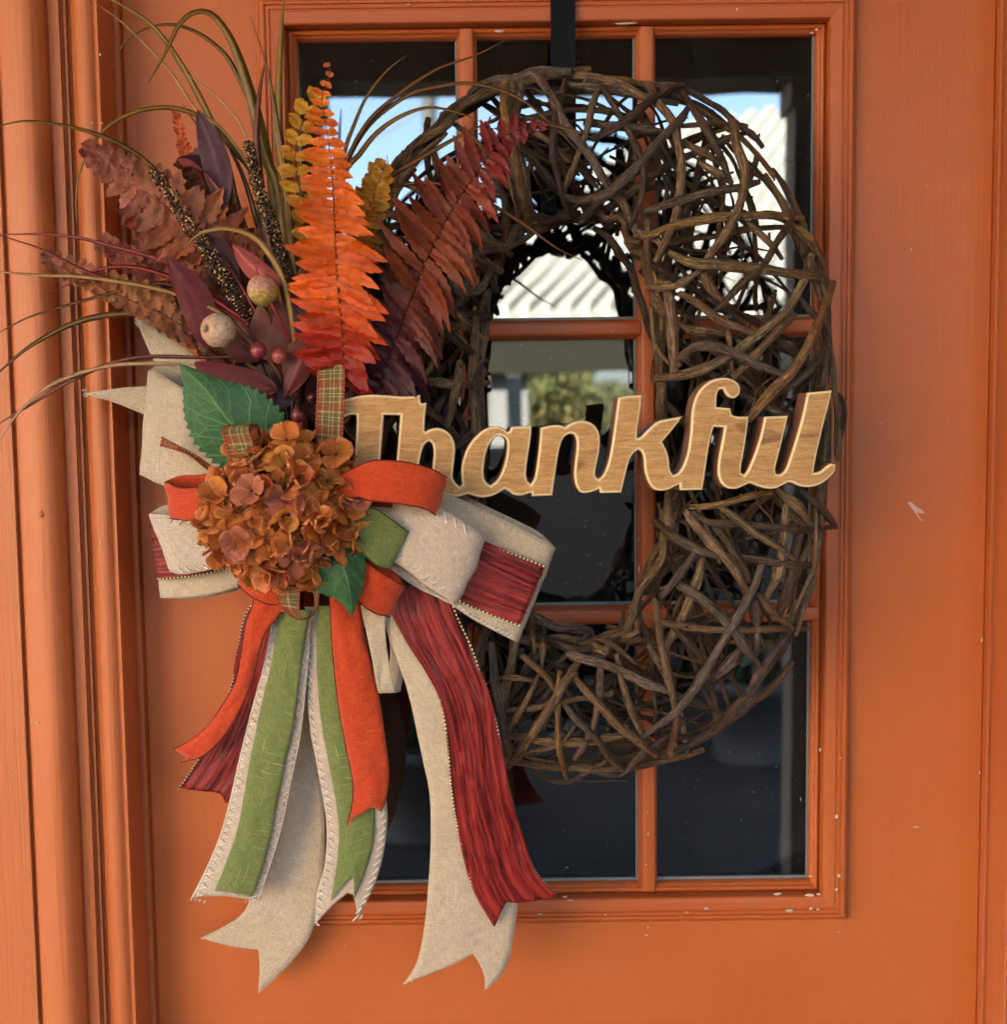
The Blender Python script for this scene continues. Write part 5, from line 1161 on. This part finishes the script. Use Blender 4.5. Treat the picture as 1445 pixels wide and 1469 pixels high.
frond('long rust and burgundy fern frond reaching up over the wreath', [(540,575,140),(556,520,146),(578,460,150),(605,390,154),(638,320,156),(670,268,156),(700,226,154),(722,198,152),(748,186,150),(788,181,148)], 32,
      lambda s: ramp([(0, (40,)*4), (.2, (66,)*4), (.45, (84,)*4), (.6, (72,)*4), (.75, (60,)*4), (.85, (32,)*4), (.93, (16,)*4), (1, (4,)*4)], s)[0],
      lambda s: ramp([(0, (60,)*4), (.2, (92,)*4), (.45, (92,)*4), (.6, (80,)*4), (.75, (60,)*4), (.85, (34,)*4), (.93, (16,)*4), (1, (4,)*4)], s)[0],
      lambda s: 19 - 7 * s, lambda s: 62 + 10 * s, lambda s: 124 - 34 * s, [(0, rgb(72, 22, 40)), (.2, rgb(96, 38, 50)), (.3, rgb(134, 58, 34)), (.5, rgb(160, 74, 40)), (.66, rgb(154, 66, 42)), (.78, rgb(150, 50, 46)), (1, rgb(168, 62, 66))], .10, .22, 6, cstem=rgb(84, 36, 26), serr=.15, tipdark=.25, tipk=.5, wob=.35)
frond('tan and russet fern frond reaching to the upper left corner', [(372,452,120),(330,400,126),(285,345,128),(240,300,128),(190,262,126),(150,232,124),(118,209,122)], 20,
      lambda s: ramp([(0, (60,)*4), (.3, (78,)*4), (.6, (54,)*4), (.85, (30,)*4), (1, (10,)*4)], s)[0], lambda s: ramp([(0, (70,)*4), (.3, (82,)*4), (.6, (58,)*4), (.85, (30,)*4), (1, (10,)*4)], s)[0],
      lambda s: 32 - 12 * s, 88, 58, [(0, rgb(134, 60, 38)), (.3, rgb(180, 98, 62)), (.6, rgb(196, 120, 90)), (.85, rgb(190, 114, 92)), (1, rgb(150, 66, 50))], .06, .12, 7, cstem=rgb(160, 110, 84), serr=.16, tipdark=.35, tipk=.55)
frond('brown fern frond with dark spiky leaflets behind the bead sprig', [(380,440,108),(345,370,112),(318,310,114),(292,262,114),(272,226,112)], 13, lambda s: 58 - 32 * s, lambda s: 58 - 28 * s, lambda s: 26 - 7 * s, 66, 48, [(0, rgb(120, 54, 30)), (.5, rgb(150, 72, 44)), (1, rgb(120, 56, 44))], .05, .05, 8, cstem=rgb(110, 60, 40), tipdark=.9, tipk=.5)
frond('feathery orange frond tip at the top left', [(345,400,100),(310,320,102),(282,262,104),(264,210,104),(252,158,102)], 32, lambda s: 36 - 28 * s, lambda s: 34 - 26 * s, lambda s: 13 - 6 * s, 48, 48, [(0, rgb(196, 88, 44)), (.5, rgb(226, 104, 50)), (1, rgb(240, 120, 70))], .05, .05, 9, cstem=rgb(200, 96, 50), tipk=.6, serr=0)
frond('reddish brown broad fern frond in the middle left', [(380,480,112),(330,430,116),(285,385,118),(240,352,118),(205,318,116),(185,285,114)], 14, lambda s: 64 - 40 * s, lambda s: 56 - 34 * s, lambda s: 32 - 10 * s, 82, 62, [(0, rgb(104, 40, 30)), (.5, rgb(168, 88, 54)), (1, rgb(176, 78, 64))], .1, .1, 10, cstem=rgb(190, 120, 80), tipdark=.3, tipk=.55)
frond('tan fern frond along the left with blunt curled leaflets', [(345,520,118),(290,486,120),(235,452,120),(180,428,120),(130,406,118),(95,388,116),(58,370,114)], 18, lambda s: 30 - 17 * s, lambda s: 56 - 36 * s, lambda s: 25 - 9 * s, 96, 70, [(0, rgb(126, 60, 38)), (.4, rgb(178, 112, 70)), (.8, rgb(190, 118, 80)), (1, rgb(130, 64, 50))], .1, .1, 11, cstem=rgb(120, 74, 66), tipdark=.35, tipk=.6, arch=.08)
frond('small dusky pink fern frond above the left one', [(300,430,112),(255,405,114),(215,385,115),(175,365,114),(142,346,112)], 12, lambda s: 32 - 15 * s, lambda s: 32 - 15 * s, 20, 70, 66, [(0, rgb(120, 52, 42)), (.5, rgb(156, 80, 62)), (1, rgb(176, 96, 76))], .1, .1, 12, cstem=rgb(130, 70, 60), tipk=.6)

# ================================================================== GRASSES
def grass_spray(label, base, blades, cat='grass'):
    root = empty('grass_spray', P(*base), label, cat, None)
    for k, (w_, c0, c1, d0, d1, pts) in enumerate(blades):
        rr = random.Random(k * 7 + len(blades)); n = len(pts)
        q = [tuple(P(x, y, (d0 + (d1 - d0) * i / (n - 1) + 4 * math.sin(pi * i / (n - 1))) / 1000)) for i, (x, y) in enumerate(pts)]
        a = catmull(q, 6); L = np.linalg.norm(np.diff(a, axis=0), axis=1).sum(); m = max(12, int(L / .006)); a = resample(a, m + 1)
        tan = np.gradient(a, axis=0); tan /= np.linalg.norm(tan, axis=1)[:, None]
        V, F, C, U = [], [], [], []; ph = rr.uniform(0, 6)
        for i in range(m + 1):
            s = i / m; T = Vector(tan[i]); N = Vector((.15 * math.sin(s * 4 + ph), -1, .25 * math.cos(s * 3 + ph))); N = (N - T * N.dot(T)).normalized(); S = T.cross(N)
            wd = w_ * .00052 * .72 * (min(1, .6 + s * 2)) * (1 - max(0, (s - .55) / .45) ** 1.6 * .88)
            cc = mixc(c0, c1, s)
            for v, z in ((-1, 0), (-.5, .12), (0, .34), (.5, .12), (1, 0), (0, -.12)):
                V.append(tuple(Vector(a[i]) + S * (v * wd) + N * (-z * wd * .8 + (.15 * wd if z >= 0 else 0)))); C.append(vary(cc, .1, rr) if v else tuple(x * .8 for x in cc[:3]) + (1,)); U.append((v * wd, s * L))
        for i in range(m):
            for u in range(6): F.append((i * 6 + u, i * 6 + (u + 1) % 6, (i + 1) * 6 + (u + 1) % 6, (i + 1) * 6 + u))
        obj('blade', V, F, M_grass, root, col=C, uv=U)
    return root
OL, OD, OG, TN, BN, RE = rgb(136, 104, 30), rgb(104, 72, 28), rgb(168, 130, 30), rgb(220, 176, 108), rgb(132, 78, 32), rgb(154, 28, 32)
base = (425, 600, .105)
grass_spray('tall olive and mustard grass blades arching over the top left of the door', base, [
 (8, OD, OG, 108, 128, [(418,600),(385,470),(345,340),(332,260),(313,199),(294,155),(271,111),(241,64),(210,30),(160,0),(120,-18)]),
 (5.5, OD, OL, 112, 124, [(420,590),(400,420),(388,235),(368,172),(346,119),(324,80),(288,50),(249,36),(210,41),(177,64),(161,98)]),
 (10, OG, OL, 116, 130, [(422,590),(412,420),(399,277),(379,222),(363,155),(349,105),(330,55),(305,22),(280,18),(257,36),(238,75),(213,119)]),
 (5.5, OD, OL, 112, 128, [(410,580),(330,400),(270,300),(216,238),(177,210),(133,191),(83,179),(36,174),(0,181),(-30,190)]),
 (5.5, OD, OG, 108, 118, [(420,590),(385,380),(365,260),(338,219),(305,180),(277,163),(244,155),(205,158),(166,174),(138,199),(122,227),(111,263),(109,305),(111,320)]),
 (11, OL, OG, 118, 128, [(428,590),(425,430),(416,332),(408,263),(400,194),(400,116),(403,55),(407,-5)]),
 (4.5, OL, BN, 120, 128, [(424,500),(420,360),(416,305),(408,235),(397,172),(386,111),(372,61),(358,22)]),
 (8, BN, rgb(130, 60, 30), 122, 128, [(415,480),(385,340),(369,222),(369,166),(375,116),(383,80)]),
 (10, OL, rgb(150, 140, 60), 110, 122, [(428,560),(412,400),(392,270),(378,194),(364,138),(350,91),(338,60)]),
 (5, OD, OD, 104, 108, [(420,560),(385,420),(350,320),(328,250),(300,205),(272,165),(262,150)]),
 (6, OD, OD, 106, 112, [(424,560),(400,430),(372,330),(352,262),(330,215),(300,175)]),
 (5, OD, BN, 106, 112, [(424,560),(404,440),(390,350),(372,270),(366,230)]),
 (5, OL, OD, 110, 114, [(428,560),(420,440),(412,360),(398,290),(380,230)])])
grass_spray('brown grass blades fanning to the right over the top panes', (470, 560, .11), [
 (5, OD, rgb(140, 104, 40), 112, 132, [(470,500),(486,300),(494,222),(508,180),(527,138),(555,102),(583,80)]),
 (4.5, OD, BN, 112, 134, [(470,500),(480,300),(494,240),(527,177),(572,136),(627,100),(682,80),(735,53)]),
 (4.5, OD, rgb(140, 96, 44), 112, 140, [(468,500),(478,320),(494,246),(516,199),(544,166),(588,136),(627,125),(668,120),(710,127),(750,144),(777,166),(811,197),(833,222)]),
 (6, rgb(130, 92, 40), rgb(150, 110, 40), 114, 134, [(470,500),(482,320),(494,250),(516,222),(538,194),(572,169),(613,155),(655,161),(692,176)]),
 (7, BN, rgb(120, 84, 40), 112, 130, [(500,480),(530,300),(555,258),(599,230),(663,194),(710,172)]),
 (4, BN, rgb(120, 72, 34), 128, 146, [(552,271),(599,263),(650,268),(700,291),(755,324),(797,355),(836,374)]),
 (3, rgb(140, 96, 50), rgb(150, 104, 60), 136, 140, [(722,212),(728,245),(735,280),(741,304)]),
 (3, BN, rgb(140, 96, 50), 136, 142, [(760,170),(791,180),(825,188),(855,200)]),
 (3, BN, BN, 112, 120, [(520,400),(545,330),(556,270),(557,240),(555,222)])])
grass_spray('thin straw coloured grass blades curving over the left casing', (430, 600, .12), [
 (3.2, TN, TN, 112, 126, [(430,600),(390,400),(372,270),(354,233),(316,183),(282,158),(246,105),(210,66),(172,30),(127,-2)]),
 (3, rgb(150, 120, 60), rgb(222, 186, 140), 118, 130, [(420,500),(375,290),(357,210),(346,180),(327,155),(288,119),(251,102)]),
 (6, rgb(178, 142, 60), rgb(214, 172, 104), 150, 158, [(425,500),(422,485),(416,440),(404,395),(388,366),(366,341),(327,328),(288,335),(263,356)]),
 (4.5, rgb(160, 124, 56), rgb(214, 172, 110), 148, 118, [(362,494),(345,475),(318,450),(263,425),(194,408),(116,397),(55,395),(0,390),(-30,388)]),
 (4, rgb(206, 176, 130), rgb(214, 160, 120), 140, 116, [(300,526),(258,522),(208,522),(166,524),(116,535),(69,555),(28,591),(0,630),(-20,664)])])
grass_spray('dark red grass blades crossing to the left edge', (430, 600, .12), [
 (3.5, RE, RE, 138, 116, [(420,540),(396,494),(360,466),(320,440),(250,400),(180,412),(127,391),(90,373),(55,356),(0,338),(-24,330)][0:1] + [(330,450),(240,420),(180,406),(127,391),(90,373),(55,356),(0,338),(-24,330)]),
 (3.8, RE, rgb(160, 72, 76), 140, 118, [(424,560),(388,494),(332,447),(277,402),(235,375),(166,355),(111,341),(55,336),(0,337),(-24,338)]),
 (4.5, RE, rgb(150, 36, 32), 144, 122, [(424,560),(396,494),(360,466),(291,419),(235,394),(188,383),(144,386),(111,402),(69,422)]),
 (3.5, RE, RE, 156, 162, [(417,491),(403,462),(386,429),(372,400),(366,380)]),
 (4, RE, rgb(120, 34, 34), 136, 138, [(420,540),(380,470),(346,411),(313,355)]),
 (4, rgb(120, 60, 60), rgb(150, 90, 80), 138, 114, [(330,512),(288,513),(208,512),(152,524),(97,549),(42,582),(0,607),(-20,622)])])
grass_spray('dark brown grass blades curving down at the left edge', (430, 600, .11), [
 (3.8, BN, OD, 120, 112, [(400,520),(320,440),(244,408),(194,412),(144,425),(97,438),(42,455),(0,477),(-20,488)]),
 (6.5, OL, OD, 116, 110, [(380,540),(290,470),(240,452),(194,451),(166,451),(125,458),(83,474),(36,502),(0,533),(-20,552)]),
 (5, BN, rgb(130, 60, 30), 130, 124, [(425,580),(390,520),(340,460),(300,430)]), (4, BN, rgb(130, 66, 40), 132, 128, [(425,580),(395,500),(372,440),(350,400)]),
 (2.4, rgb(100, 56, 48), rgb(110, 60, 50), 136, 140, [(402,505),(390,470),(384,445),(380,432)])])

# ================================================================== BERRIES, FIGS, BEADS
bs = empty('berry_sprig', P(415, 610, .13), 'sprig of small round burgundy berries above the hydrangea', 'berries')
for x, y, r_, d, c in [(371,503,11.5,162,rgb(142,46,60)),(401,511,11,162,rgb(168,70,66)),(384,567,10.5,150,rgb(104,28,44)),(428,596,11,158,rgb(98,22,40)),(423,566,8,140,rgb(96,26,38)),(448,570,9,136,rgb(90,24,36)),(470,590,8,128,rgb(84,20,34))]:
    c3 = P(x, y, d / 1000); v, f = sphere_data(c3, r_ * .0005, 18, 12, (1, 1, 1.04)); C = []
    for q in v:
        n = mnoise.noise(Vector(q) * 260) * .5 + .5; top = (q[2] - c3.z) / (r_ * .0005); C.append(mixc(c, rgb(196, 110, 104), max(0, n - .45) * 1.2 + (.5 if x == 401 and top < -.3 else 0)))
    o = obj('berry', v, f, M_fruit, bs, col=C)
    v, f = sphere_data(c3 + Vector((0, -.0052 * r_ / 11, -.001)), .0005, 6, 4); obj('blossom_end', v, f, M_fruit, o, col=[rgb(60, 20, 20)] * len(v))
    tube('stem', [P(x, y + r_ * .6, d / 1000 - .001), P(x + (415 - x) * .4, y + (600 - y) * .5, .142), P(415, 612, .128)], .0008, M_grass, bs, 6, color=rgb(74, 28, 34))
def fig(label, x, y, d, r_, axis, top, bot, mid, eye, stem):
    """axis: direction of the blossom end"""
    c3 = P(x, y, d / 1000); A_ = Vector(axis).normalized(); Q = A_.to_track_quat('Z', 'Y').to_matrix(); root = empty('fig', c3, label, 'fruit'); r3 = r_ * .0005
    V, F = sphere_data((0, 0, 0), 1, 44, 30); out, C = [], []
    for q in V:
        q = Vector(q); rr_ = math.hypot(q.x, q.y); th = math.atan2(q.y, q.x); z = q.z
        neck = 1 - .35 * max(0, -z - .35) ** 1.3; rib = 1 + .025 * math.sin(th * 9) * rr_
        zz = z * (1.0 if z > 0 else 1.12) - (.16 * math.exp(-(rr_ / .22) ** 2) if z > 0 else 0)
        p = Vector((q.x * neck * rib, q.y * neck * rib, zz)) * r3; wp = c3 + Q @ p; out.append(tuple(wp))
        n = mnoise.noise(Vector((th * 3, z * 2, 1.3))) * .5 + .5; c = ramp([(-1, bot), (-.25, mid), (.25, top), (1, top)], z * 1.0 + (n - .5) * .5)
        c = mixc(c, rgb(176, 96, 90), .5 * max(0, math.sin(th * 9 + 1) - .5))
        c = mixc(c, rgb(238, 226, 212), .8 * max(0, mnoise.noise(Vector((th * 5, z * 7, 4.1))) * 1.6 - .1)); c = mixc(c, rgb(120, 60, 50), .7 if mnoise.noise(Vector((th * 9 + 3, z * 14, 8))) > .42 else 0)
        if z > 0: c = mixc(c, eye, math.exp(-(rr_ / .5) ** 2) * .9); c = mixc(c, rgb(52, 36, 26), math.exp(-(rr_ / .26) ** 4))
        C.append(c)
    obj('fruit_body', out, F, M_fruit, root, col=C)
    tube('stem', [c3 + Q @ Vector((0, 0, -1.05)) * r3] + [P(*q) for q in stem], lambda s: .0013 * (1 - .5 * s), M_grass, root, 7, color=rgb(120, 96, 60)); return root
fig('pinkish fig with a yellow green base, the upper of the two figs', 377, 416, 160, 22, (-.1, -.15, 1), rgb(206, 142, 120), rgb(150, 150, 50), rgb(206, 170, 50), rgb(206, 142, 120), [(384,448,.15),(395,480,.142),(400,505,.138)])
fig('pale dusty fig with its dark eye turned left, the lower of the two figs', 313, 474, 164, 24, (-.55, -.82, .05), rgb(220, 196, 172), rgb(206, 180, 150), rgb(222, 196, 168), rgb(214, 140, 60), [(335,482,.152),(352,490,.142),(372,510,.135)])
def bead_sprig(label, pts, n, wpx, seed, c0, c1):
    rr = random.Random(seed); a = catmull(pts, 10); W3 = resample(np.array([tuple(P(x, y, d / 1000)) for x, y, d in a]), 61)
    root = empty('bead_sprig', Vector(W3[-1]), label, 'bead sprig', None); tube('stem', W3, .0009, M_grass, root, 6, color=rgb(40, 30, 24)); b = MB()
    for k in range(n):
        s = rr.random(); i = int(s * 59); c = Vector(W3[i]); th = rr.uniform(0, 6.283); T = Vector(W3[i + 1] - W3[i]).normalized(); u = T.orthogonal().normalized(); w_ = T.cross(u)
        q = wpx * .0005 * (.45 + .55 * math.sin(pi * min(1, .12 + s * .8))) * math.sqrt(rr.random()); p = c + (u * math.cos(th) + w_ * math.sin(th)) * q
        v, f = sphere_data(p, rr.uniform(.0006, .0011), 6, 4); g_ = rr.random(); cc = rgb(226, 190, 124) if g_ < c0 else (rgb(150, 108, 70) if g_ < c1 else rgb(44, 34, 28)); b.add(v, f, None, [cc] * len(v))
    o = b.build('beads', M_bead, root, smooth=True); o['kind'] = 'stuff'; return root
t = NT('glossy_metallic_bead'); a_ = t.n('ShaderNodeAttribute', attribute_name='Col'); M_bead = t.fin(a_.outputs['Color'], .25, spec=.8, Metallic=.45)
bead_sprig('gold and dark bead sprig lying over the left fern fronds', [(222,246,140),(246,282,142),(272,322,144),(300,366,144),(330,410,142),(352,450,140),(378,484,136)], 900, 13, 1, .26, .5)
bead_sprig('brown and gold bead sprig standing left of the orange fern', [(354,206,130),(362,232,132),(370,268,134),(384,306,136),(398,350,138),(408,392,138),(414,420,136)], 800, 11, 2, .18, .5)
